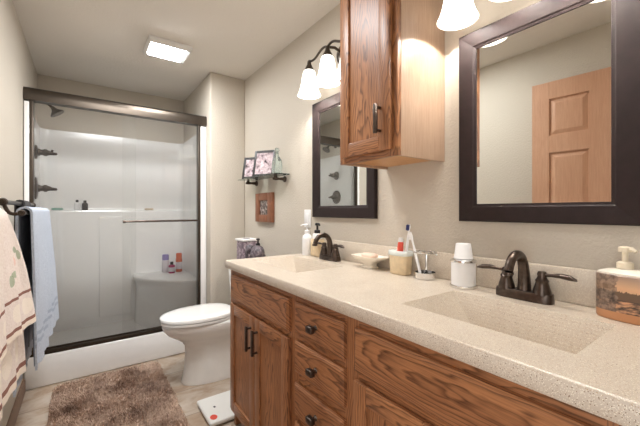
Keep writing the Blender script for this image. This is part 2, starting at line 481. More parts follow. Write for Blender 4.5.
struct('baseboard_back', bb, M['trim'])
cas = MB()
for y0, y1 in ((DY0 - 0.06, DY0), (DY1, DY1 + 0.06)): cas.box(XL, XL + 0.016, y0, y1, 0, DZ + 0.06, 0.003)
cas.box(XL, XL + 0.016, DY0, DY1, DZ, DZ + 0.06, 0.003)
struct('trim_1', cas, M['oak_door'])
# the oak six panel door, swung open and lying back towards the left wall
def six_panel(w_, h_):
    mb = MB(); t2 = 0.0175
    st, mid = 0.105, 0.14
    rails = [(0, 0.22), (0.78, 0.93), (1.62, 1.74), (h_ - 0.12, h_)]
    mb.box(-t2, t2, 0, st, 0, h_, 0.002); mb.box(-t2, t2, w_ - st, w_, 0, h_, 0.002)
    for a, b in rails: mb.box(-t2, t2, st, w_ - st, a, b)
    for (a, b), (c, d) in zip(rails, rails[1:]): mb.box(-t2, t2, w_/2 - mid/2, w_/2 + mid/2, b, c)
    for ya, yb in ((st, w_/2 - mid/2), (w_/2 + mid/2, w_ - st)):
        for (a, b), (c, d) in zip(rails, rails[1:]):
            mb.box(-0.006, 0.006, ya, yb, b, c)
            m = 0.035
            for sg in (-1, 1):
                mb.loft([[(sg*0.006, ya+0.008, b+0.008), (sg*0.006, yb-0.008, b+0.008), (sg*0.006, yb-0.008, c-0.008), (sg*0.006, ya+0.008, c-0.008)],
                         [(sg*0.015, ya+m, b+m), (sg*0.015, yb-m, b+m), (sg*0.015, yb-m, c-m), (sg*0.015, ya+m, c-m)]])
    return mb
door = struct('door_1', six_panel(0.79, 2.115), M['oak_door'], origin=(0, 0, 0), smooth=0)
WL[door] = Vector((0, 0, 0))
kn = MB()
for sg in (-1, 1): kn.lathe([(0.026, 0), (0.026, sg*0.006), (0.010, sg*0.012), (0.010, sg*0.028), (0.022, sg*0.034), (0.026, sg*0.046), (0.018, sg*0.056), (0.001, sg*0.058)], (sg*0.0175, 0.73, 0.96), 18, 'x')
part('door_knob', kn, M['bronze'], door)
door.location = (XL + 0.024, 0.245, 0.012); door.rotation_euler = (0, 0, math.radians(-5.2))

# ------------------------------------------------------------------ shower stall (white acrylic)
SY0, SY1 = 2.978, YB - 0.008
SX0, SX1 = XL + 0.004, XP - 0.004
SF = 0.15
sh = thing('shower_stall', 'white acrylic walk-in shower stall filling the alcove at the far end', 'shower', (0.28, SY0, 0))
pan = MB()
pan.box(SX0, SX1, SY0, SY0 + 0.10, 0.001, 0.222, 0.012, 3)
pan.box(SX0, SX1, SY0 + 0.095, SY1, 0.001, SF)
part('pan', pan, M['white_acrylic'], sh)
ZT = 1.955
sur = MB()
# back, left and right panels with rounded inner corners: plan outline swept up, with a deep ledge at mid height
def plan(d, ins):
    pts = []; r = 0.06
    x0, x1, y1 = SX0 + ins, SX1 - ins, SY1 - d
    pts.append((x0, SY0 + 0.03)); 
    for k in range(7):
        a = PI - k * PI / 12; pts.append((x0 + r + r * math.cos(a), y1 - r + r * math.sin(a)))
    for k in range(7):
        a = PI / 2 - k * PI / 12; pts.append((x1 - r + r * math.cos(a), y1 - r + r * math.sin(a)))
    pts.append((x1, SY0 + 0.03)); return pts
LZ = 1.232
lv = [(SF - 0.01, 0.085, 0.030), (0.9, 0.085, 0.030), (LZ - 0.02, 0.085, 0.030), (LZ - 0.004, 0.080, 0.030), (LZ, 0.070, 0.029), (LZ + 0.001, 0.028, 0.022), (LZ + 0.012, 0.0215, 0.0195), (LZ + 0.02, 0.0205, 0.0185), (LZ + 0.03, 0.0205, 0.0185), (ZT - 0.02, 0.0205, 0.0185), (ZT, 0.0205, 0.0185), (ZT + 0.0005, 0.001, 0.001)]
sur.loft([[(x, y, z) for x, y in plan(d, i)] for z, d, i in lv], closed=False, cap0=False, cap1=False)
part('surround_wall', sur, M['white_acrylic'], sh, smooth=40)
for xa, xb in ((SX0, SX0 + 0.028), (SX1 - 0.050, SX1)):
    part('front_flange', MB().box(xa, xb, SY0 - 0.006, SY0 + 0.03, 0.222, ZT + 0.02, 0.006), M['white_acrylic'], sh)
# raised soft panel on the back wall, below the ledge
rp = MB().box(0.12, 0.38, SY1 - 0.098, SY1 - 0.08, 0.22, 1.17, 0.006)
part('raised_panel', rp, M['white_acrylic'], sh)
# corner seat with a bowed front
seat_pl = [(SX1 - 0.012, SY1 - 0.06), (0.40, SY1 - 0.06)] + [p[:2] for p in bez((0.385, 3.62, 0), (0.42, 3.40, 0), (0.60, 3.14, 0), (SX1 - 0.012, 3.06, 0), 12)]
st_ = MB()
def shrink(pl, k): 
    cx, cy = SX1, SY1
    return [(cx + (x - cx) * k, cy + (y - cy) * k) for x, y in pl]
lv = [(SF + 0.001, 0.97), (0.50, 0.94), (0.55, 0.97), (0.578, 1.0), (0.592, 1.0), (0.60, 0.985)]
st_.loft([[(min(x, SX1 - 0.012), min(y, SY1 - 0.05), z) for x, y in shrink(seat_pl, k)] for z, k in lv])
part('corner_seat', st_, M['white_acrylic'], sh, smooth=50)

# shower door: bronze rails and two glass panels
sd = thing('shower_door', 'bronze framed sliding glass shower door with a towel bar across', 'shower door', (0.28, SY0 + 0.03, 0.222))
YD = SY0 + 0.032
hd = MB().prism([(YD - 0.036, 1.986), (YD - 0.038, 2.02), (YD - 0.034, 2.058), (YD - 0.022, 2.073), (YD + 0.03, 2.073), (YD + 0.036, 2.0), (YD + 0.03, 1.985)], 'x', XL + 0.001, XP - 0.001)
part('header_rail', hd, M['frame_bronze'], sd, smooth=60)
tr_ = MB().box(SX0 + 0.03, SX1 - 0.05, YD - 0.03, YD + 0.035, 0.2225, 0.25, 0.004).box(SX0 + 0.03, SX1 - 0.05, YD - 0.004, YD + 0.004, 0.25, 0.262)
part('bottom_track', tr_, M['frame_bronze'], sd)
for xa in (SX0 + 0.026, SX1 - 0.070):
    part('jamb', MB().box(xa, xa + 0.024, YD - 0.028, YD + 0.03, 0.25, 1.99, 0.003), M['frame_bronze'], sd)
yo, yi = YD - 0.016, YD + 0.014
go = part('glass_panel', MB().box(0.248, SX1 - 0.070, yo - 0.003, yo + 0.003, 0.256, 1.99), M['glass'], sd, smooth=0)
br_ = MB().tube([(0.262, yo - 0.042, 1.143), (SX1 - 0.085, yo - 0.042, 1.143)], 0.0085, 12)
for x in (0.285, SX1 - 0.10): br_.tube([(x, yo - 0.003, 1.143), (x, yo - 0.044, 1.143)], 0.008)
br_.lathe([(0.0005, -0.012), (0.011, -0.010), (0.013, 0), (0.011, 0.010), (0.0005, 0.012)], (0.258, yo - 0.042, 1.143), 14, 'x')
part('towel_bar', br_, M['bronze'], go)
part('glass_panel', MB().box(SX0 + 0.052, 0.345, yi - 0.003, yi + 0.003, 0.264, 1.99), M['glass'], sd, smooth=0)

# shower valves and head on the left wall of the stall
VYY = 3.40
def valve(z, label, rad):
    t = thing('shower_valve', label, 'shower valve', (SX0 + 0.020, VYY, z), 'shower valves')
    x = SX0 + 0.022
    part('escutcheon', MB().lathe([(rad, 0), (rad, 0.005), (rad * 0.9, 0.012), (0.03, 0.018), (0.026, 0.03)], (x, VYY, z), 28, 'x'), M['bronze'], t)
    part('stem', MB().lathe([(0.024, 0.02), (0.022, 0.045), (0.028, 0.055), (0.028, 0.068), (0.020, 0.078), (0.018, 0.09)], (x, VYY, z), 20, 'x'), M['bronze'], t)
    h = MB().tube([(x + 0.085, VYY, z), (x + 0.10, VYY, z - 0.004), (x + 0.122, VYY - 0.008, z - 0.006)], [0.018, 0.014, 0.011])
    h.lathe([(0.0005, -0.01), (0.009, -0.006), (0.011, 0), (0.009, 0.007), (0.0005, 0.011)], (x + 0.126, VYY - 0.008, z - 0.006), 12, 'x')
    if rad < 0.06: h.tube([(x + 0.10, VYY, z), (x + 0.104, VYY, z + 0.026)], [0.007, 0.008])
    part('lever', h, M['bronze'], t)
valve(1.405, 'round bronze shower valve with a big plate, the lower one', 0.088)
valve(1.690, 'smaller bronze shower diverter knob mounted above the big valve plate', 0.056)
t = thing('overhead_shower', 'bronze shower head on a bent arm high on the shower wall', 'shower head', (XL, 3.45, 2.06))
part('flange', MB().lathe([(0.032, 0), (0.03, 0.006), (0.014, 0.014)], (XL + 0.001, 3.45, 2.095), 20, 'x'), M['bronze'], t)
part('arm', MB().tube(bez((XL + 0.005, 3.45, 2.095), (XL + 0.08, 3.45, 2.11), (XL + 0.10, 3.45, 2.10), (XL + 0.125, 3.45, 2.068), 8), 0.010), M['bronze'], t)
hb = MB().lathe([(0.012, 0.035), (0.016, 0.02), (0.024, 0.005), (0.050, -0.018), (0.054, -0.026), (0.050, -0.030), (0.001, -0.030)], (0, 0, 0), 24)
b = hb.bm; bmesh.ops.transform(b, matrix=Matrix.Translation((XL + 0.145, 3.45, 2.045)) @ Matrix.Rotation(math.radians(-35), 4, 'Y'), verts=b.verts)
part('head', hb, M['frame_bronze'], t)

# ------------------------------------------------------------------ vanity cabinet
VX, VY0, VY1 = 0.685, 0.115, 1.821
VZ = 0.903
van = thing('vanity_cabinet', 'long oak double vanity cabinet with drawers and doors below the cream countertop', 'cabinet', (0.95, 0.97, 0))
body = MB().box(VX + 0.02, XR - 0.002, VY1 - 0.018, VY1, 0.002, VZ).box(VX + 0.02, XR - 0.002, VY0, VY0 + 0.018, 0.002, VZ)
body.box(VX + 0.02, XR - 0.002, VY0 + 0.018, VY1 - 0.018, 0.09, 0.105).box(XR - 0.01, XR - 0.002, VY0 + 0.018, VY1 - 0.018, 0.105, VZ)
part('carcass', body, M['oak_v'], van)
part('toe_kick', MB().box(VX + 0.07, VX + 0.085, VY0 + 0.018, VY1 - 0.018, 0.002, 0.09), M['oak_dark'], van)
FD = 0.02
def ff(y0, y1, z0, z1, mat):
    part('frame_rail' if mat == 'oak_h' else 'frame_stile', MB().box(VX, VX + FD, y0, y1, z0, z1), M[mat], van)
for y0, y1 in ((VY1 - 0.045, VY1), (1.09, 1.15), (0.745, 0.81), (VY0, VY0 + 0.045)): ff(y0, y1, 0.09, VZ, 'oak_v')
for y0, y1 in ((1.15, VY1 - 0.045), (0.81, 1.09), (VY0 + 0.045, 0.745)):
    ff(y0, y1, 0.865, VZ, 'oak_h'); ff(y0, y1, 0.09, 0.135, 'oak_h'); ff(y0, y1, 0.705, 0.76, 'oak_h')
for z0, z1 in ((0.548, 0.610), (0.395, 0.44)): ff(0.81, 1.09, z0, z1, 'oak_h')
OX = VX - 0.019
def slab(y0, y1, z0, z1, name, mat):
    e = 0.010
    mb = MB().loft([[(VX, y0, z0), (VX, y1, z0), (VX, y1, z1), (VX, y0, z1)],
                    [(OX + 0.007, y0, z0), (OX + 0.007, y1, z0), (OX + 0.007, y1, z1), (OX + 0.007, y0, z1)],
                    [(OX, y0 + e, z0 + e), (OX, y1 - e, z0 + e), (OX, y1 - e, z1 - e), (OX, y0 + e, z1 - e)]])
    return part(name, mb, M[mat], van, smooth=0)
slab(1.148, 1.785, 0.738, 0.872, 'false_front', 'oak_cath_h')
slab(0.118 + 0.02, 0.752, 0.738, 0.872, 'false_front', 'oak_cath_h')
def knob_mb(y, z):
    mb = MB().lathe([(0.010, 0), (0.007, -0.004), (0.006, -0.014), (0.008, -0.018)], (OX, y, z), 14, 'x')
    mb.box(OX - 0.034, OX - 0.013, y - 0.018, y + 0.018, z - 0.012, z + 0.012, 0.005, 3)
    return mb
for z0, z1 in ((0.752, 0.872), (0.600, 0.722), (0.430, 0.558), (0.128, 0.405)):
    d = slab(0.803, 1.100, z0, z1, 'drawer', 'oak_cath_h')
    part('knob', knob_mb(0.951, (z0 + z1) / 2), M['bronze'], d)
def rp_door(y0, y1, z0, z1, parent, xf, xb, hname='door'):
    """frame-and-panel door: rails and stiles with a sunk panel"""
    s = 0.055
    mb = MB()
    mb.box(xf + 0.009, xb - 0.002, y0 + s - 0.006, y1 - s + 0.006, z0 + s - 0.006, z1 - s + 0.006)
    d = part(hname, mb, M['oak_cath_v'], parent)
    for ya, yb in ((y0, y0 + s), (y1 - s, y1)): part('stile', MB().box(xf, xb, ya, yb, z0, z1, 0.003), M['oak_v'], d)
    for za, zb in ((z0, z0 + s), (z1 - s, z1)): part('rail', MB().box(xf, xb, y0 + s, y1 - s, za, zb, 0.002), M['oak_h'], d)
    return d
def bar_pull(y, z0, z1, xf, parent, name='pull'):
    mb = MB()
    mb.box(xf - 0.032, xf - 0.020, y - 0.008, y + 0.008, z0, z1, 0.003)
    for z in (z0 + 0.012, z1 - 0.012): mb.tube([(xf, y, z), (xf - 0.022, y, z)], 0.0055)
    part(name, mb, M['bronze'], parent)
for y0, y1, py in ((1.470, 1.785, 1.502), (1.148, 1.464, 1.432), (0.447, 0.752, 0.478), (0.138, 0.441, 0.410)):
    d = rp_door(y0, y1, 0.125, 0.712, van, OX, VX)
    bar_pull(py, 0.545, 0.665, OX, d)

# ------------------------------------------------------------------ countertop with two moulded basins
CZ, CX0, CX1, CY0, CY1 = 0.9464, 0.6516, XR - 0.001, 0.098, 1.824
ct = thing('countertop', 'speckled cream vanity top with two moulded trapezoid sinks', 'countertop', (0.95, 0.97, VZ + 0.001))
mb = MB(); bm = mb.bm
basins = [(0.228, 0.664), (1.272, 1.790 - 0.03)]
rims = []
BX0, BX1 = 0.782, 1.062
for y0, y1 in basins:
    rims.append([(BX0, y0), (BX1, y0), (BX1, y1), (BX0, y1)])
# top face as strips around the basins
def quad(a, b, c, d): mb.face([bm.verts.new(p) for p in (a, b, c, d)])
ys = [CY0] + [v for r in basins for v in r] + [CY1]
for a, b_ in zip(ys[0::2], ys[1::2]):
    quad((CX0 + 0.008, a, CZ), (CX1, a, CZ), (CX1, b_, CZ), (CX0 + 0.008, b_, CZ))
for y0, y1 in basins:
    quad((CX0 + 0.008, y0, CZ), (BX0, y0, CZ), (BX0, y1, CZ), (CX0 + 0.008, y1, CZ))
    quad((BX1, y0, CZ), (CX1, y0, CZ), (CX1, y1, CZ), (BX1, y1, CZ))
# rounded front edge, underside
prof = [(CX0 + 0.008, CZ), (CX0 + 0.003, CZ - 0.0015), (CX0, CZ - 0.007), (CX0, VZ + 0.009), (CX0 + 0.004, VZ + 0.002), (CX0 + 0.01, VZ + 0.001), (VX + 0.06, VZ + 0.001)]
mb.loft([[(x, CY0, z) for x, z in prof], [(x, CY1, z) for x, z in prof]], closed=False, cap0=False, cap1=False)
for y in (CY0, CY1): mb.face([bm.verts.new((x, y, z)) for x, z in prof + [(CX1, VZ + 0.001), (CX1, CZ)]])
bmesh.ops.remove_doubles(bm, verts=bm.verts, dist=0.0004)
part('top_slab', mb, M['counter'], ct, smooth=40)
for (y0, y1), bn in zip(basins, ('basin', 'basin')):
    mb = MB()
    def rr(x0, x1, ya, yb, r, z): return [(x1, yb, z), (x0, yb, z), (x0, ya, z), (x1, ya, z)]
    rings = [rr(BX0, BX1, y0, y1, 0.004, CZ),
             rr(BX0 + 0.003, BX1 - 0.002, y0 + 0.003, y1 - 0.003, 0.005, CZ - 0.004),
             rr(BX0 + 0.03, BX1 - 0.022, y0 + 0.075, y1 - 0.075, 0.02, CZ - 0.095),
             rr(BX0 + 0.045, BX1 - 0.045, y0 + 0.10, y1 - 0.10, 0.03, CZ - 0.108),
             rr(BX0 + 0.11, BX1 - 0.11, y0 + 0.19, y1 - 0.19, 0.02, CZ - 0.114)]
    mb.loft(rings, cap0=False, cap1=True)
    o = part('basin', mb, M['counter'], ct, smooth=25)
    dr = MB().lathe([(0.024, 0.0), (0.023, 0.003), (0.014, 0.004), (0.013, 0.001), (0.001, 0.001)], ((BX0 + BX1)/2, (y0 + y1)/2, CZ - 0.1138), 24)
    part('drain', dr, M['bronze'], o)
bs = MB().box(XR - 0.021, XR - 0.001, CY0, CY1 - 0.02, CZ + 0.0005, 1.054, 0.004)
part('backsplash', bs, M['counter'], ct)

# ------------------------------------------------------------------ faucets
def faucet(yc, label):
    t = thing('bathroom_faucet', label, 'faucet', (1.14, yc, CZ + 0.0008), 'vanity faucets')
    z = CZ + 0.0008; x = 1.14
    bp = MB()
    lv = [(0.0, 1.0), (0.010, 1.0), (0.014, 0.96), (0.024, 0.90), (0.028, 0.82)]
    n = 32; rings = []
    for dz, k in lv:
        ring = []
        for i in range(n):
            a = 2 * PI * i / n; cx, sx = math.cos(a), math.sin(a)
            p = 0.5
            ring.append((x + 0.028 * k * math.copysign(abs(cx) ** p, cx), yc + 0.082 * (0.9 + 0.1 * k) * math.copysign(abs(sx) ** 0.6, sx), z + dz))
        rings.append(ring)
    bp.loft(rings); part('base_plate', bp, M['bronze'], t, smooth=45)
    sp = MB()
    pts = [(x + 0.004, yc, z + 0.024), (x + 0.005, yc, z + 0.05), (x + 0.002, yc, z + 0.085)] + bez((x - 0.002, yc, z + 0.105), (x - 0.016, yc, z + 0.158), (x - 0.085, yc, z + 0.158), (x - 0.102, yc, z + 0.098), 10)
    rad = [0.020, 0.0185, 0.0165] + [0.0155 - 0.0003 * i for i in range(11)]
    sp.tube(pts, rad, 16)
    sp.lathe([(0.0145, 0.0), (0.0145, -0.008), (0.012, -0.010)], (x - 0.1035, yc, z + 0.096), 16)
    part('spout', sp, M['bronze'], t, smooth=50)
    for s in (-1, 1):
        y = yc + s * 0.052
        h = MB().lathe([(0.026, 0.024), (0.024, 0.036), (0.020, 0.05), (0.017, 0.062), (0.019, 0.066), (0.015, 0.072), (0.012, 0.080), (0.014, 0.086), (0.011, 0.094), (0.001, 0.096)], (x, y, z), 20)
        hn = part('handle', h, M['bronze'], t, smooth=50)
        pts = [(x, y, z + 0.084), (x - 0.004, y + s * 0.025, z + 0.086), (x - 0.008, y + s * 0.05, z + 0.089), (x - 0.012, y + s * 0.075, z + 0.087), (x - 0.014, y + s * 0.092, z + 0.083)]
        lvr = MB(); seg = 12; rings = []
        for p, (a, b_) in zip(pts, ((0.007, 0.007), (0.005, 0.005), (0.010, 0.0075), (0.011, 0.008), (0.004, 0.003))):
            rings.append([(p[0] + a * math.cos(2*PI*k/seg), p[1], p[2] + b_ * math.sin(2*PI*k/seg)) for k in range(seg)])
        lvr.loft(rings); part('lever', lvr, M['bronze'], hn, smooth=60)
    return t
faucet(0.470, 'bronze two-handle faucet behind the near right sink')
faucet(1.487, 'bronze two-handle faucet at the far left sink, below the smaller mirror')

# ------------------------------------------------------------------ mirrors
def wall_mirror(name, y0, y1, z0, z1, fw, label):
    t = thing(name, label, 'mirror', (XR, (y0 + y1)/2, z0), 'framed wall mirrors')
    def prof(inset, x): return [(x, y0 + inset, z0 + inset), (x, y1 - inset, z0 + inset), (x, y1 - inset, z1 - inset), (x, y0 + inset, z1 - inset)]
    steps = [(0.0, XR - 0.002), (0.0, XR - 0.020), (0.004, XR - 0.024), (fw - 0.012, XR - 0.018), (fw - 0.008, XR - 0.015), (fw, XR - 0.013), (fw, XR - 0.006)]
    # four mitred mouldings
    fr = MB()
    for k in range(4):
        a = [prof(i, x)[k] for i, x in steps]; b_ = [prof(i, x)[(k + 1) % 4] for i, x in steps]
        fr.loft([a, b_], closed=False, cap0=False, cap1=False)
    part('frame', fr, M['espresso'], t, smooth=0)
    part('mirror_glass', MB().box(XR - 0.010, XR - 0.003, y0 + fw - 0.004, y1 - fw + 0.004, z0 + fw - 0.004, z1 - fw + 0.004), M['mirror'], t, smooth=0)
wall_mirror('wall_mirror', 0.204, 0.727, 1.187, 1.905, 0.066, 'large dark-framed mirror over the near right sink')
wall_mirror('wall_mirror', 1.184, 1.744, 1.187, 1.910, 0.070, 'dark-framed mirror over the far left sink, partly behind the wall cabinet')

# ------------------------------------------------------------------ wall cabinet
wc = thing('wall_cabinet', 'oak wall cabinet hanging between the two mirrors', 'cabinet', (XR, 0.965, 1.43))
WX, WY0, WY1, WZ0, WZ1 = 0.924, 0.801, 1.128, 1.430, 2.20
part('side_panel', MB().box(WX + 0.02, XR - 0.002, WY0, WY0 + 0.014, WZ0, WZ1, 0.001), M['oak_side'], wc, label='oak side panel coloured pale as if lit')
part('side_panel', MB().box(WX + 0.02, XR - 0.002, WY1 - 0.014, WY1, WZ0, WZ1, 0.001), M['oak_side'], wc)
part('bottom_panel', MB().box(WX + 0.02, XR - 0.002, WY0 + 0.014, WY1 - 0.014, WZ0 + 0.012, WZ0 + 0.026), M['oak_x'], wc)
part('top_panel', MB().box(WX + 0.02, XR - 0.002, WY0 + 0.014, WY1 - 0.014, WZ1 - 0.016, WZ1 - 0.002), M['oak_x'], wc)
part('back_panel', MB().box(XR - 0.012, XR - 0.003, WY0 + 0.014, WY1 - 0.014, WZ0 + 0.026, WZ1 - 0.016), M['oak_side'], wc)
for y0, y1 in ((WY0, WY0 + 0.04), (WY1 - 0.04, WY1)): part('frame_stile', MB().box(WX, WX + 0.02, y0, y1, WZ0, WZ1, 0.001), M['oak_cath_v'], wc)
for z0, z1 in ((WZ0, WZ0 + 0.04), (WZ1 - 0.04, WZ1)): part('frame_rail', MB().box(WX, WX + 0.02, WY0 + 0.04, WY1 - 0.04, z0, z1), M['oak_h'], wc)
d = rp_door(WY0 + 0.022, WY1 - 0.022, WZ0 + 0.024, WZ1 - 0.022, wc, WX - 0.020, WX - 0.0005)
bar_pull(0.868, 1.515, 1.625, WX - 0.020, d)

# ------------------------------------------------------------------ vanity lights
def sconce(yc, label):
    t = thing('vanity_light', label, 'wall light', (XR, yc, 2.12), 'three-shade vanity lights')
    part('wall_plate', MB().lathe([(0.06, 0), (0.06, -0.008), (0.05, -0.016), (0.02, -0.022)], (XR - 0.001, yc, 2.13), 28, 'x', sy=1), M['frame_bronze'], t)
    xs = XR - 0.12
    sp = 0.182
    zc_, zs = 2.128, 2.112
    arm = MB()
    arm.tube([(XR - 0.02, yc, 2.13), (XR - 0.07, yc, 2.145), (xs, yc, zc_ + 0.006)], 0.008)
    for s in (-1, 1):
        arm.tube(bez((xs, yc, zc_ + 0.006), (xs, yc + s * 0.07, zc_ + 0.05), (xs, yc + s * 0.10, zs - 0.03), (xs, yc + s * sp, zs + 0.012), 14), 0.007)
    part('arm', arm, M['frame_bronze'], t, smooth=60)
    for s in (-1, 0, 1):
        y = yc + s * sp; zt = zc_ if s == 0 else zs
        f = MB().lathe([(0.001, 0.012), (0.010, 0.010), (0.012, 0.0), (0.014, -0.012), (0.026, -0.036), (0.030, -0.048), (0.028, -0.050)], (xs, y, zt), 22)
        part('fitter', f, M['frame_bronze'], t, smooth=60)
        z = zt - 0.046
        pr = [(0.028, 0.0), (0.036, -0.010), (0.043, -0.040), (0.048, -0.075), (0.054, -0.105), (0.061, -0.128), (0.068, -0.144), (0.071, -0.150)]
        prof = pr + [(r - 0.004, h + 0.0005) for r, h in pr[::-1]]
        shd = MB().lathe(prof, (xs, y, z), 32, cap0=False, cap1=False)
        so = part('shade', shd, M['shade'], t, smooth=70)
        bo = part('bulb', MB().lathe([(0.010, -0.005), (0.012, -0.03), (0.020, -0.055), (0.024, -0.075), (0.018, -0.095), (0.001, -0.102)], (xs, y, z), 16), M['bulb'], so)
        pl = bpy.data.lights.new('bulb_light', 'POINT'); pl.energy = SHADE_W; pl.color = (1.0, 0.97, 0.94); pl.shadow_soft_size = 0.008
        po = bpy.data.objects.new('bulb_light', pl); COL.objects.link(po); po.location = (xs, y, z - 0.114)
sconce(0.490, 'three-shade bronze vanity light over the large near mirror')
sconce(1.450, 'three-shade bronze vanity light over the far mirror, beside the wall cabinet')

# ceiling light
cl = thing('ceiling_light', 'square white ceiling light in front of the shower', 'ceiling light', (0.51, 2.68, H))
hs = MB(); x0, x1, y0, y1 = 0.366, 0.655, 2.515, 2.80
hs.loft([[(x0, y0, H - 0.001), (x1, y0, H - 0.001), (x1, y1, H - 0.001), (x0, y1, H - 0.001)],
         [(x0, y0, H - 0.02), (x1, y0, H - 0.02), (x1, y1, H - 0.02), (x0, y1, H - 0.02)],
         [(x0 + 0.008, y0 - 0.015, H - 0.055), (x1 - 0.02, y0 - 0.015, H - 0.055), (x1 - 0.02, y1 - 0.06, H - 0.055), (x0 + 0.008, y1 - 0.06, H - 0.055)]])
hs.bevel(0.008, 3)
part('housing', hs, M['white_plastic'], cl)
part('lens', MB().box(x0 + 0.018, x1 - 0.045, y0 - 0.008, y1 - 0.095, H - 0.0605, H - 0.0545, 0.002), M['lens'], cl)

# ------------------------------------------------------------------ toilet (bowl towards the left, tank on the right wall)
TY = 2.46
to = thing('toilet', 'white elongated toilet with closed lid beside the vanity', 'toilet', (0.80, TY, 0))
def egg(x0, x1, hw, n=40, sq=0.8):
    """outline in plan: round nose at x0, squarer back at x1"""
    out = []; xm = x0 + (x1 - x0) * 0.56
    for k in range(n):
        a = 2 * PI * k / n; c, s = math.cos(a), math.sin(a)
        if c < 0: x = xm + (xm - x0) * c; y = hw * math.copysign(abs(s) ** 0.95, s)
        else: x = xm + (x1 - xm) * math.copysign(abs(c) ** sq, c); y = hw * math.copysign(abs(s) ** sq, s) if c < 1e-9 else hw * (1 - 0.10 * c * c) * math.copysign(abs(s) ** 0.7, s)
        out.append((x, TY + y))
    return out
bowl = MB()
lv = [(0.001, 0.565, 1.06, 0.118), (0.02, 0.562, 1.06, 0.120), (0.10, 0.580, 1.06, 0.108), (0.20, 0.588, 1.05, 0.106), (0.265, 0.586, 1.04, 0.108), (0.295, 0.570, 1.04, 0.116), (0.325, 0.530, 1.03, 0.140),
      (0.36, 0.476, 1.02, 0.168), (0.395, 0.445, 1.01, 0.182), (0.425, 0.436, 1.0, 0.186), (0.437, 0.438, 1.0, 0.184), (0.441, 0.446, 0.99, 0.178)]
bowl.loft([[(x, y, z) for x, y in egg(a, b_, hw)] for z, a, b_, hw in lv])
part('bowl', bowl, M['white_gloss'], to, smooth=60)
se = MB()
lv = [(0.4415, 0.446, 0.915, 0.176), (0.4465, 0.446, 0.915, 0.176), (0.447, 0.426, 0.928, 0.189), (0.461, 0.426, 0.928, 0.189), (0.4635, 0.430, 0.926, 0.186)]
se.loft([[(x, y, z) for x, y in egg(a, b_, hw)] for z, a, b_, hw in lv]); part('seat', se, M['white_gloss'], to, smooth=40)
ld = MB()
lv = [(0.464, 0.444, 0.915, 0.176), (0.4685, 0.444, 0.915, 0.176), (0.469, 0.424, 0.928, 0.190), (0.484, 0.424, 0.928, 0.190), (0.491, 0.430, 0.924, 0.185), (0.496, 0.455, 0.91, 0.165), (0.498, 0.52, 0.86, 0.11)]
ld.loft([[(x, y, z) for x, y in egg(a, b_, hw)] for z, a, b_, hw in lv]); part('lid', ld, M['white_gloss'], to, smooth=40)
tk = MB()
tk.loft([[(x, y, z) for x, y in ((1.005 - k, TY - 0.205 - k), (1.195, TY - 0.205 - k), (1.195, TY + 0.205 + k), (1.005 - k, TY + 0.205 + k))] for z, k in ((0.4415, 0), (0.78, 0.02))]); tk.bevel(0.018, 4)
part('tank', tk, M['white_gloss'], to)
part('tank_lid', MB().box(0.972, 1.203, TY - 0.235, TY + 0.235, 0.781, 0.815, 0.010, 3), M['white_gloss'], to)
lvr = MB().lathe([(0.014, 0), (0.014, -0.008), (0.008, -0.014)], (0.99, TY - 0.14, 0.72), 14, 'x').tube([(0.978, TY - 0.14, 0.72), (0.972, TY - 0.11, 0.716), (0.972, TY - 0.07, 0.712)], [0.006, 0.006, 0.008])
part('flush_lever', lvr, M['chrome'], to)

# on the toilet tank
tb = thing('tissue_box', 'square purple-grey canister with white lid on the toilet tank', 'tissue box', (1.10, 2.56, 0.8155))
x, y, z = 1.10, 2.56, 0.8155
part('box', MB().box(x - 0.062, x + 0.062, y - 0.075, y + 0.075, z, z + 0.165, 0.008), M['floral'], tb)
ldm = MB().box(x - 0.072, x + 0.072, y - 0.086, y + 0.086, z + 0.1655, z + 0.182, 0.005)
lo = part('lid', ldm, M['tissue_white'], tb)
part('opening', MB().lathe([(0.030, 0), (0.030, 0.001), (0.001, 0.001)], (x, y, z + 0.1825), 22), M['elephant'], lo)
# elephant-shaped pump bottle
el = thing('elephant_soap_pump', 'grey elephant-shaped pump bottle in front of the canister on the tank', 'soap dispenser', (1.035, 2.36, 0.8155))
ex, ey, ez = 1.075, 2.335, 0.8155
sk = bpy.data.meshes.new('sk')
def blob(mb, c, r, sub=2, disp=0.0):
    b = bmesh.new(); bmesh.ops.create_icosphere(b, subdivisions=sub, radius=1)
    for v in b.verts:
        k = 1 + disp * mnoise.noise(v.co * 2.2)
        v.co = Vector((c[0] + v.co.x * r[0] * k, c[1] + v.co.y * r[1] * k, c[2] + v.co.z * r[2] * k))
    mb.join(b)
bpy.data.meshes.remove(sk)
eb = MB(); blob(eb, (ex, ey, ez + 0.085), (0.045, 0.062, 0.052), 3, 0.12)
for a, b_ in ((-0.022, -0.036), (0.022, -0.036), (-0.022, 0.036), (0.022, 0.036)):
    eb.lathe([(0.018, 0.0), (0.020, 0.004), (0.017, 0.03), (0.019, 0.07)], (ex + a, ey + b_, ez), 14)
part('body', eb, M['elephant'], el, smooth=70)
ehd = MB(); blob(ehd, (ex - 0.02, ey + 0.085, ez + 0.10), (0.032, 0.034, 0.036), 3, 0.1)
eho = part('head', ehd, M['elephant'], el, smooth=70)
part('trunk', MB().tube([(ex - 0.025, ey + 0.112, ez + 0.095), (ex - 0.028, ey + 0.128, ez + 0.06), (ex - 0.028, ey + 0.130, ez + 0.025), (ex - 0.03, ey + 0.142, ez + 0.012)], [0.016, 0.012, 0.009, 0.007]), M['elephant'], eho, smooth=70)
for dx in (-0.05, 0.014):
    ear = MB(); blob(ear, (ex + dx, ey + 0.062, ez + 0.102), (0.010, 0.026, 0.032), 2)
    part('ear', ear, M['elephant'], eho, smooth=70)
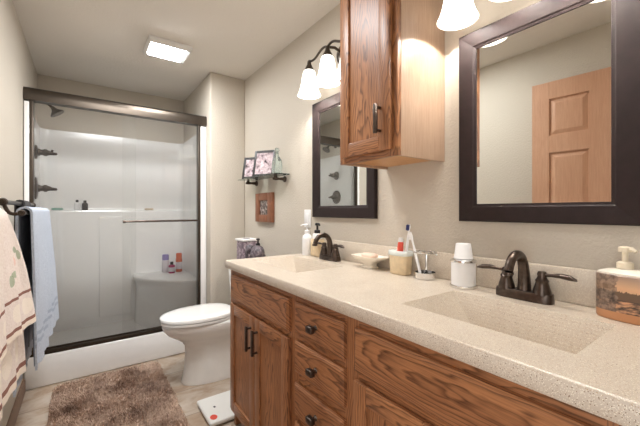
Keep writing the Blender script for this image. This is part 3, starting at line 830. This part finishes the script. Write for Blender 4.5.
def pump(parent, c, k, mat, dirv=(-1, 0)):
    mb = MB().lathe([(0.016*k, 0), (0.016*k, 0.014*k), (0.012*k, 0.017*k), (0.006*k, 0.018*k), (0.006*k, 0.040*k), (0.013*k, 0.041*k), (0.013*k, 0.052*k), (0.004*k, 0.055*k)], c, 18)
    h = c[2] + 0.047 * k
    mb.tube([(c[0], c[1], h), (c[0] + dirv[0]*0.025*k, c[1] + dirv[1]*0.025*k, h + 0.002*k), (c[0] + dirv[0]*0.040*k, c[1] + dirv[1]*0.040*k, h - 0.004*k)], [0.006*k, 0.005*k, 0.004*k])
    return part('pump', mb, mat, parent)
pump(el, (ex, ey - 0.005, ez + 0.134), 0.9, M['black'], (-0.4, -0.9))

el.scale = (1.1, 1.1, 1.1); el.location.y -= 0.022

# ------------------------------------------------------------------ glass shelf, frames, picture
gs = thing('glass_shelf', 'small glass wall shelf on two bronze brackets', 'shelf', (XR, 2.42, 1.47))
part('glass_plate', MB().box(XR - 0.135, XR - 0.008, 2.05, 2.72, 1.487, 1.495, 0.002), M['shelf_glass'], gs, smooth=0)
for y in (2.13, 2.62):
    bk = MB().lathe([(0.023, 0), (0.023, -0.008), (0.013, -0.014), (0.009, -0.05), (0.013, -0.08), (0.010, -0.10), (0.001, -0.104)], (XR - 0.001, y, 1.462), 18, 'x')
    bk.box(XR - 0.092, XR - 0.070, y - 0.007, y + 0.007, 1.462, 1.4865, 0.003)
    part('bracket', bk, M['bronze'], gs)
def photo_frame(name, y, label, w_=0.155, h_=0.20, ang=13, rz=34, x=XR - 0.088, zb=1.4958):
    t = thing(name, label, 'picture frame', (x, y, zb), 'black photo frames on the glass shelf')
    fr = MB(); b_ = 0.019
    for a in ((0, b_), (w_ - b_, w_)): fr.box(x, x + 0.014, y - w_/2 + a[0], y - w_/2 + a[1], zb, zb + h_, 0.002)
    for a in ((0, b_), (h_ - b_, h_)): fr.box(x, x + 0.014, y - w_/2 + b_, y + w_/2 - b_, zb + a[0], zb + a[1])
    part('frame', fr, M['black_frame'], t)
    part('photo', MB().box(x + 0.004, x + 0.009, y - w_/2 + b_, y + w_/2 - b_, zb + b_, zb + h_ - b_), M['photo'], t)
    part('easel_back', MB().prism([(x + 0.014, zb + 0.13), (x + 0.018, zb + 0.13), (x + 0.055, zb + 0.014), (x + 0.051, zb + 0.014)], 'y', y - 0.02, y + 0.02), M['black'], t)
    t.rotation_euler = (0, math.radians(ang), math.radians(rz))
    return t
photo_frame('photo_frame', 2.565, 'black photo frame at the far left of the glass shelf', 0.165, 0.19)
photo_frame('photo_frame', 2.335, 'taller black photo frame in the middle of the glass shelf, overlapping the other', 0.185, 0.215)
gb = thing('glass_bottle', 'clear faceted glass bottle right of the frames on the glass shelf', 'bottle', (XR - 0.07, 2.13, 1.4955))
part('vessel', MB().lathe([(0.034, 0), (0.038, 0.006), (0.040, 0.06), (0.036, 0.10), (0.020, 0.125), (0.014, 0.135), (0.014, 0.152), (0.016, 0.154)], (XR - 0.07, 2.13, 1.4955), 8), M['bottle_glass'], gb, smooth=0)
part('stopper', MB().lathe([(0.011, 0.150), (0.012, 0.160), (0.020, 0.172), (0.014, 0.188), (0.001, 0.192)], (XR - 0.07, 2.13, 1.4955), 8), M['bottle_glass'], gb, smooth=0)
pf = thing('framed_picture', 'small brown wooden picture frame hung under the glass shelf', 'picture', (XR, 2.43, 1.14))
fr = MB(); y0, y1, z0, z1, fw = 2.295, 2.59, 1.135, 1.372, 0.07
X0, X1 = XR - 0.030, XR - 0.001
fr.box(X0, X1, y0, y0 + fw, z0, z1, 0.003).box(X0, X1, y1 - fw, y1, z0, z1, 0.003).box(X0, X1, y0 + fw, y1 - fw, z0, z0 + fw * 0.85, 0.002).box(X0, X1, y0 + fw, y1 - fw, z1 - fw * 0.85, z1, 0.002)
part('frame', fr, M['red_wood'], pf)
part('photo', MB().box(XR - 0.018, XR - 0.012, y0 + fw, y1 - fw, z0 + fw * 0.85, z1 - fw * 0.85), M['dark_photo'], pf)

# switch plate
sw = thing('switch_plate', 'white wall switch plate beside the far mirror', 'switch plate', (XR, 1.825, 1.17))
part('plate', MB().box(XR - 0.007, XR - 0.001, 1.785, 1.862, 1.115, 1.235, 0.003), M['white_plastic'], sw)
part('rocker', MB().box(XR - 0.011, XR - 0.007, 1.807, 1.840, 1.142, 1.208, 0.002), M['white_plastic'], sw)

# ------------------------------------------------------------------ counter items
Z = CZ + 0.0006
lb = thing('lotion_bottle', 'white pump lotion bottle at the far corner of the countertop', 'lotion bottle', (1.150, 1.735, Z))
part('bottle', MB().lathe([(0.028, 0), (0.030, 0.004), (0.030, 0.105), (0.027, 0.120), (0.016, 0.132), (0.014, 0.140)], (1.150, 1.735, Z), 24, sy=1.15), M['white_plastic'], lb)
pump(lb, (1.150, 1.735, Z + 0.1405), 1.05, M['white_plastic'], (-0.75, 0.6))
so = thing('soap_dispenser', 'beige soap dispenser with white shoulder and black pump behind far faucet', 'soap dispenser', (1.1675, 1.648, Z))
part('bottle', MB().box(1.143, 1.192, 1.602, 1.694, Z, Z + 0.108, 0.012, 3), M['beige_ceramic'], so)
part('shoulder', MB().lathe([(0.024, 0), (0.024, 0.014), (0.022, 0.026), (0.018, 0.034)], (1.1675, 1.648, Z + 0.1085), 24, sy=1.7), M['white_plastic'], so)
pump(so, (1.1675, 1.648, Z + 0.143), 1.15, M['black'], (-0.3, -0.95))

sdh = thing('soap_dish', 'white pedestal soap dish between far sink and toothbrush cup', 'soap dish', (1.145, 1.19, Z))
mb = MB(); n = 28
def sqr(a, b_, z, cx, cy, p=0.35):
    return [(cx + a * math.copysign(abs(math.cos(2*PI*k/n))**p, math.cos(2*PI*k/n)), cy + b_ * math.copysign(abs(math.sin(2*PI*k/n))**p, math.sin(2*PI*k/n)), z) for k in range(n)]
cx, cy = 1.145, 1.17
lv = [(0.0, 0.024, 0.038), (0.006, 0.026, 0.040), (0.012, 0.020, 0.032), (0.022, 0.022, 0.034), (0.034, 0.034, 0.056), (0.044, 0.044, 0.082), (0.054, 0.050, 0.098), (0.059, 0.050, 0.098), (0.0585, 0.046, 0.092), (0.050, 0.036, 0.072)]
mb.loft([sqr(a, b_, Z + h, cx, cy) for h, a, b_ in lv]); part('dish', mb, M['white_ceramic'], sdh, smooth=45)
sb = MB(); lv = [(0.0512, 0.022, 0.038), (0.056, 0.028, 0.046), (0.064, 0.028, 0.046), (0.070, 0.022, 0.038)]
sb.loft([sqr(a, b_, Z + h, cx, cy, 0.7) for h, a, b_ in lv]); tag(part('bar_soap', sb, M['pink_soap'], smooth=60), 'pale pink bar of soap on the white pedestal dish', 'soap')

tu = thing('toothbrush_cup', 'beige ceramic cup with pale aqua rim beside the soap dish', 'cup', (1.145, 0.972, Z))
cx, cy = 1.145, 0.975
mb = MB(); lv = [(0.0, 0.028, 0.044), (0.004, 0.031, 0.047), (0.05, 0.032, 0.049), (0.082, 0.033, 0.051)]
mb.loft([sqr(a, b_, Z + h, cx, cy, 0.6) for h, a, b_ in lv], cap1=True); part('body', mb, M['beige_ceramic'], tu, smooth=50)
mb = MB(); lv = [(0.0825, 0.034, 0.052), (0.086, 0.036, 0.055), (0.102, 0.036, 0.055), (0.104, 0.034, 0.053), (0.104, 0.027, 0.045), (0.090, 0.027, 0.045)]
mb.loft([sqr(a, b_, Z + h, cx, cy, 0.6) for h, a, b_ in lv]); part('rim', mb, M['aqua_rim'], tu, smooth=50)
tpn = thing('toothpaste_tube', 'red and white toothpaste tube standing in the aqua-rimmed cup', 'toothpaste', (cx, cy, Z + 0.0905))
zb = Z + 0.0915
mb = MB(); rings = []
for h, a, b_ in ((0.0, 0.009, 0.016), (0.02, 0.010, 0.016), (0.046, 0.011, 0.013), (0.050, 0.008, 0.009)):
    rings.append([(cx + 0.002 + a * math.cos(2*PI*k/16), cy + 0.006 - 0.10*h + b_ * math.sin(2*PI*k/16), zb + h) for k in range(16)])
mb.loft(rings); part('tube', mb, M['red'], tpn, smooth=60)
part('cap', MB().lathe([(0.010, 0), (0.011, 0.003), (0.009, 0.018), (0.001, 0.019)], (cx + 0.002, cy + 0.001, zb + 0.0505), 16), M['white_plastic'], tpn)
def toothbrush(name, p0, p1, label, up=(-1, 0, 0), bristle='blue_bristle'):
    t = thing(name, label, 'toothbrush', p0, 'toothbrushes')
    p0, p1 = Vector(p0), Vector(p1); d_ = p1 - p0
    pts = [p0 + d_ * k for k in (0, 0.1, 0.35, 0.6, 0.72, 0.82, 0.9, 1.0)]
    part('handle', MB().tube(pts, [0.004, 0.0055, 0.006, 0.005, 0.0035, 0.005, 0.0065, 0.004], 10), M['white_plastic'], t, smooth=60)
    b = bmesh.new(); bmesh.ops.create_cube(b, size=1)
    u = Vector(up); zc_ = d_.normalized(); yv = zc_.cross(u).normalized(); u = yv.cross(zc_)
    m = Matrix((( u.x*0.010, yv.x*0.010, zc_.x*0.024, 0), (u.y*0.010, yv.y*0.010, zc_.y*0.024, 0), (u.z*0.010, yv.z*0.010, zc_.z*0.024, 0), (0, 0, 0, 1)))
    m.translation = p0 + d_ * 0.90 + u * 0.009
    mb = MB(); mb.join(b, m); part('bristles', mb, M[bristle], t)
toothbrush('toothbrush', (cx + 0.004, cy - 0.028, Z + 0.092), (cx - 0.008, cy - 0.055, Z + 0.222), 'white toothbrush with dark blue bristles standing in the aqua-rimmed cup')
# chrome wire stand
rs = thing('toothbrush_stand', 'chrome wire toothbrush stand with a round saucer base', 'toothbrush stand', (1.165, 0.862, Z))
cx, cy = 1.150, 0.850
part('saucer', MB().lathe([(0.040, 0), (0.042, 0.002), (0.043, 0.026), (0.041, 0.027), (0.040, 0.006), (0.001, 0.005)], (cx, cy, Z), 30), M['chrome'], rs)
part('post', MB().tube([(cx + 0.01, cy, Z + 0.005), (cx + 0.01, cy, Z + 0.106)], 0.005), M['chrome'], rs)
rg = MB()
ring = [(cx + 0.040 * math.cos(2*PI*k/32), cy + 0.046 * math.sin(2*PI*k/32), Z + 0.108) for k in range(33)]
rg.tube(ring, 0.004, 8).box(cx - 0.038, cx + 0.038, cy - 0.006, cy + 0.006, Z + 0.105, Z + 0.110, 0.001).box(cx - 0.006, cx + 0.006, cy - 0.042, cy + 0.042, Z + 0.105, Z + 0.110, 0.001)
rg.tube([(cx, cy - 0.044, Z + 0.108), (cx - 0.01, cy - 0.062, Z + 0.105)], 0.004)
part('holder_ring', rg, M['chrome'], rs)
toothbrush('toothbrush', (cx - 0.022, cy + 0.004, Z + 0.010), (cx - 0.02, cy + 0.060, Z + 0.190), 'white toothbrush leaning in the chrome wire stand', (0.3, 1, 0), 'white_plastic')
# cup dispenser
cd = thing('cup_dispenser', 'white cup dispenser with chrome bands between the two sinks', 'cup dispenser', (1.135, 0.672, Z))
cx, cy = 1.135, 0.672
part('cylinder', MB().lathe([(0.042, 0.010), (0.042, 0.094)], (cx, cy, Z), 36), M['white_plastic'], cd)
part('band', MB().lathe([(0.046, 0), (0.0475, 0.003), (0.0475, 0.008), (0.044, 0.0105), (0.0425, 0.011)], (cx, cy, Z), 36), M['chrome'], cd)
part('band', MB().lathe([(0.0425, 0.092), (0.045, 0.094), (0.045, 0.100), (0.036, 0.104), (0.033, 0.104)], (cx, cy, Z), 36), M['chrome'], cd)
pc = MB().lathe([(0.032, 0.0), (0.0335, 0.003), (0.032, 0.006), (0.026, 0.054), (0.0245, 0.056), (0.0235, 0.053), (0.001, 0.053)], (cx, cy, Z + 0.1045), 30)
tag(part('paper_cup', pc, M['white_plastic'], smooth=40), 'upturned white paper cup on top of the chrome-banded dispenser', 'cup')
# lake scene dispenser
ls = thing('soap_dispenser', 'wide oval soap dispenser printed with a lake scene, right of near faucet', 'soap dispenser', (1.135, 0.215, Z))
cx, cy = 1.135, 0.207
def ov(a, b_, z): return [(cx + a * math.cos(2*PI*k/40), cy + b_ * math.sin(2*PI*k/40), z) for k in range(40)]
part('body', MB().loft([ov(0.034, 0.076, Z), ov(0.037, 0.079, Z + 0.004), ov(0.037, 0.079, Z + 0.114), ov(0.035, 0.077, Z + 0.116)]), M['lake'], ls, smooth=40)
part('shoulder', MB().loft([ov(0.035, 0.077, Z + 0.1163), ov(0.035, 0.076, Z + 0.120), ov(0.024, 0.055, Z + 0.128), ov(0.016, 0.03, Z + 0.131)]), M['white_ceramic'], ls, smooth=50)
pump(ls, (cx, cy + 0.020, Z + 0.1313), 1.05, M['cream_plastic'], (-0.25, -0.55))

# ------------------------------------------------------------------ bath scale, bath mat
sc_ = thing('bathroom_scale', 'white flat bathroom scale on the floor beside the vanity', 'scale', (0.73, 1.99, 0))
part('platform', MB().box(0.575, 0.875, 1.845, 2.125, 0.010, 0.036, 0.010, 3), M['scale_white'], sc_)
part('red_badge', MB().lathe([(0.020, 0), (0.020, 0.001), (0.001, 0.0012)], (0.610, 1.895, 0.0362), 22, sy=1.25), M['red'], sc_, label='red oval badge')
part('display', MB().box(0.640, 0.652, 1.985, 2.000, 0.0361, 0.0368), M['black'], sc_)
for x in (0.605, 0.845):
    for y in (1.875, 2.095): part('foot', MB().lathe([(0.014, 0.0005), (0.014, 0.011)], (x, y, 0), 14), M['black'], sc_)

bmx0, bmx1, bmy0, bmy1 = -0.165, 0.485, 1.50, 2.905
bt = thing('bath_mat', 'brown shaggy bath mat on the floor in front of the shower', 'bath mat', (0.16, 2.2, 0))
def rrect(x0, x1, y0, y1, r, z, n=8):
    out = []
    for cx, cy, a0 in ((x1 - r, y1 - r, 0), (x0 + r, y1 - r, PI/2), (x0 + r, y0 + r, PI), (x1 - r, y0 + r, 1.5*PI)):
        for k in range(n + 1):
            a = a0 + k * PI / 2 / n; out.append((cx + r * math.cos(a), cy + r * math.sin(a), z))
    return out
part('backing', MB().loft([rrect(bmx0, bmx1, bmy0, bmy1, 0.06, 0.001), rrect(bmx0 - 0.004, bmx1 + 0.004, bmy0, bmy1 + 0.004, 0.06, 0.008), rrect(bmx0, bmx1, bmy0, bmy1, 0.06, 0.014)]), M['shag'], bt)
vs, fs = [], []
rnd = random.Random(3)
def inside(x, y):
    r = 0.06
    dx = max(bmx0 + r - x, x - (bmx1 - r), 0); dy = max(bmy0 + r - y, y - (bmy1 - r), 0)
    return dx * dx + dy * dy < r * r
for k in range(26000):
    x, y = rnd.uniform(bmx0, bmx1), rnd.uniform(bmy0, bmy1)
    if not inside(x, y): continue
    n1 = mnoise.noise(Vector((x * 7, y * 7, 0.3))); n2 = mnoise.noise(Vector((x * 7, y * 7, 5.3)))
    lx, ly = 0.014 * n1 + rnd.uniform(-0.010, 0.010), 0.014 * n2 + rnd.uniform(-0.010, 0.010)
    hh = rnd.uniform(0.014, 0.024); a = rnd.uniform(0, PI); ww = 0.0028
    cx_, sx_ = math.cos(a) * ww, math.sin(a) * ww
    i = len(vs)
    vs += [(x - cx_, y - sx_, 0.010), (x + cx_, y + sx_, 0.010), (x + cx_ * 0.9 + lx * 0.6, y + sx_ * 0.9 + ly * 0.6, 0.010 + hh * 0.7), (x - cx_ * 0.9 + lx * 0.6, y - sx_ * 0.9 + ly * 0.6, 0.010 + hh * 0.7), (x + lx, y + ly, 0.010 + hh)]
    fs += [(i, i + 1, i + 2, i + 3), (i + 3, i + 2, i + 4)]
me = bpy.data.meshes.new('pile'); me.from_pydata([(x - 0.16, y - 2.2, z) for x, y, z in vs], [], fs); me.materials.append(M['shag'])
po = bpy.data.objects.new('pile', me); COL.objects.link(po); po.parent = bt; po['kind'] = 'stuff'

# ------------------------------------------------------------------ towel rack and towels on the left wall
tr = thing('towel_rack', 'bronze double towel bar on the left wall near the shower', 'towel rack', (XL, 1.95, 1.25))
XI, ZI, XO, ZO = -0.255, 1.262, -0.200, 1.218
for y in (1.76, 2.70):
    pl = MB().lathe([(0.030, 0), (0.030, 0.008), (0.020, 0.014), (0.012, 0.020), (0.012, XI - XL)], (XL + 0.001, y, ZI), 20, 'x')
    p = part('post', pl, M['bronze'], tr)
    b = MB().tube([(XI, y, ZI), (XI + 0.008, y, ZI - 0.022)] + bez((XI + 0.014, y, ZI - 0.036), (XI + 0.022, y, ZI - 0.05), (XO - 0.02, y, ZO - 0.006), (XO, y, ZO), 6), 0.007)
    b.lathe([(0.001, -0.016), (0.012, -0.012), (0.016, 0), (0.012, 0.012), (0.001, 0.016)], (XI, y, ZI), 14, 'y')
    b.lathe([(0.001, -0.016), (0.011, -0.012), (0.014, 0), (0.011, 0.012), (0.001, 0.016)], (XO, y, ZO), 14, 'y')
    part('arm', b, M['bronze'], p)
part('bar', MB().tube([(XI, 1.74, ZI), (XI, 2.72, ZI)], 0.0095, 14), M['frame_bronze'], tr)
part('bar', MB().tube([(XO, 1.74, ZO), (XO, 2.72, ZO)], 0.0085, 14), M['frame_bronze'], tr)

t2 = thing('towel_bar', 'short bronze wall bar holding the pink towels at the left edge', 'towel bar', (XL, 1.28, 1.205))
XN, ZN = -0.245, 1.203
part('bar', MB().tube([(XN, 0.92, ZN), (XN, 1.63, ZN)], 0.009, 14), M['frame_bronze'], t2)
for y in (0.95, 1.60): part('post', MB().lathe([(0.028, 0), (0.028, 0.008), (0.014, 0.016), (0.012, XN - XL - 0.002)], (XL + 0.001, y, ZN), 20, 'x'), M['bronze'], t2)

def towel(name, mat, label, y0, y1, xb, zb, rb, zfront, zback, flare, group=None, nu=36, amp=0.010, thick=0.008, seed=1, gather=0.0, xback=None, folds=5):
    """cloth over a bar: back drop, over the bar, front drop.  flare(u, d) -> outward push at depth d (0..1)"""
    bm = bmesh.new(); uvl = bm.loops.layers.uv.new('UVMap')
    path = []
    nb = 14
    for k in range(nb): path.append(('b', k / nb))
    for k in range(7): path.append(('t', k / 6))
    for k in range(1, 23): path.append(('f', k / 22))
    rows = []
    for kind, s in path:
        row = []
        for i in range(nu + 1):
            u = i / nu; y = y0 + (y1 - y0) * u
            rip = amp * math.sin(2 * PI * folds * u + seed) + amp * 0.5 * math.sin(2 * PI * folds * 2.3 * u + 2 * seed)
            if kind == 'b':
                d = 1 - s; x = xb - rb + (xback or 0) * d + 0.4 * rip * d; z = zb - (zb - zback) * d; v = 1 + d
            elif kind == 't':
                a = PI - s * PI; x = xb + rb * math.cos(a); z = zb + rb * math.sin(a); v = 1; d = 0
            else:
                d = s; x = xb + rb + flare(u, d) + rip * min(1, d * 2.0); z = zb - (zb - zfront) * d; v = 1 - d
                z += 0.006 * math.sin(3 * u * PI + seed) * d
            yy = y + gather * (0.5 - u) * (1 - d) ** 3
            row.append((bm.verts.new((x, yy, z)), u, v))
        rows.append(row)
    for a, b in zip(rows, rows[1:]):
        for i in range(nu):
            q = (a[i], a[i + 1], b[i + 1], b[i])
            f = bm.faces.new([e[0] for e in q])
            for lp, e in zip(f.loops, q): lp[uvl].uv = (e[1], e[2])
    bmesh.ops.recalc_face_normals(bm, faces=bm.faces)
    bmesh.ops.solidify(bm, geom=list(bm.faces), thickness=-thick)
    mb = MB(); mb.bm.free(); mb.bm = bm
    o = part(name, mb, M[mat], smooth=60)
    return tag(o, label, 'towel', group)
G = 'towels on the left wall'
towel('bath_towel', 'blue_towel', 'light blue bath towel hanging nearest the shower', 1.83, 2.68, XO, ZO, 0.019, 0.545, 0.46, lambda u, d: 0.028 * d * (0.4 + u), G, amp=0.007, seed=2, xback=-0.010)
towel('bath_towel', 'charcoal_strip', 'charcoal stand-in for the dark strip between the pink and blue towels', 2.18, 2.40, XI, ZI, 0.012, 0.52, 0.50, lambda u, d: 0.004 * d, G, amp=0.003, seed=4, xback=-0.008, nu=20)  # guessed piece standing in for the dark strip between the towels
towel('bath_towel', 'pink_towel', 'larger pale pink towel hanging lowest, under the embroidered one', 1.14, 1.73, XN, ZN, 0.016, 0.600, 0.62, lambda u, d: 0.002 + 0.030 * d * u, G, amp=0.005, seed=1, xback=-0.012, folds=3, gather=0.40)
towel('hand_towel', 'pink_towel', 'pale pink embroidered hand towel with brown stripes, hanging in front', 1.17, 1.735, XN, ZN, 0.029, 0.800, 0.86, lambda u, d: 0.012 * d + 0.044 * d * u * u, G, amp=0.006, seed=3, xback=-0.010, folds=3, gather=0.40)

# ------------------------------------------------------------------ things in the shower
LZZ = LZ + 0.0012; ly = SY1 - 0.052
b1 = thing('shampoo_bottle', 'white bottle with black cap on the shower ledge', 'bottle', (-0.047, ly, LZZ), 'bottles on the shower ledge')
part('bottle', MB().lathe([(0.020, 0), (0.022, 0.003), (0.022, 0.062), (0.012, 0.072)], (-0.047, ly, LZZ), 18), M['white_plastic'], b1)
part('cap', MB().lathe([(0.011, 0.0725), (0.011, 0.092), (0.009, 0.094)], (-0.047, ly, LZZ), 14), M['black'], b1)
b2 = thing('shampoo_bottle', 'dark brown bottle on the shower ledge, right of the white one', 'bottle', (0.012, ly, LZZ), 'bottles on the shower ledge')
part('bottle', MB().lathe([(0.021, 0), (0.023, 0.003), (0.023, 0.060), (0.012, 0.070)], (0.012, ly, LZZ), 18), M['black_frame'], b2)
part('cap', MB().lathe([(0.012, 0.0705), (0.012, 0.088), (0.010, 0.090)], (0.012, ly, LZZ), 14), M['black'], b2)
def soapbar(c, mat, label):
    n_ = 24; mb = MB()
    lv = [(0, 0.030, 0.014), (0.004, 0.042, 0.020), (0.014, 0.042, 0.020), (0.019, 0.032, 0.014)]
    mb.loft([[(c[0] + a * math.copysign(abs(math.cos(2*PI*k/n_))**0.7, math.cos(2*PI*k/n_)), c[1] + b_ * math.sin(2*PI*k/n_), c[2] + h) for k in range(n_)] for h, a, b_ in lv])
    tag(part('bar_soap', mb, M[mat], smooth=60), label, 'soap')
soapbar((-0.190, ly, LZZ), 'green_soap', 'green bar of soap at the left end of the shower ledge')
soapbar((0.548, ly, LZZ), 'tan_soap', 'tan bar of soap on the shower ledge above the corner seat')
SZ = 0.6005
def body_bottle(c, r, h, mat, capmat, cap_h, label, lab=None, sx=1.0, cr=0.8):
    t = thing('body_wash_bottle', label, 'bottle', (c[0], c[1], SZ), 'bottles on the shower seat')
    part('bottle', MB().lathe([(r * 0.92, 0), (r, 0.004), (r, h * 0.85), (r * 0.9, h * 0.95), (r * cr * 0.9, h)], (c[0], c[1], SZ), 22, sx=sx), M[mat], t)
    part('cap', MB().lathe([(r * cr, 0), (r * cr, cap_h * 0.9), (r * cr * 0.85, cap_h)], (c[0], c[1], SZ + h + 0.0003), 20, sx=sx), M[capmat], t)
    if lab: part('label_band', MB().lathe([(r + 0.0006, h * 0.2), (r + 0.0012, h * 0.25), (r + 0.0012, h * 0.65), (r + 0.0006, h * 0.7)], (c[0], c[1], SZ), 22, sx=sx, cap0=False, cap1=False), M[lab], t)
body_bottle((0.680, 3.64), 0.034, 0.125, 'grey_label', 'lavender', 0.055, 'white bottle with big lavender cap, left one on the shower seat', None, cr=0.92)
body_bottle((0.722, 3.555), 0.030, 0.085, 'magenta', 'black', 0.028, 'short magenta bottle in front on the shower seat', 'grey_label', cr=0.5)
body_bottle((0.800, 3.60), 0.031, 0.145, 'orange', 'orange', 0.045, 'tall orange bottle, right one on the shower seat', 'grey_label', cr=0.9)
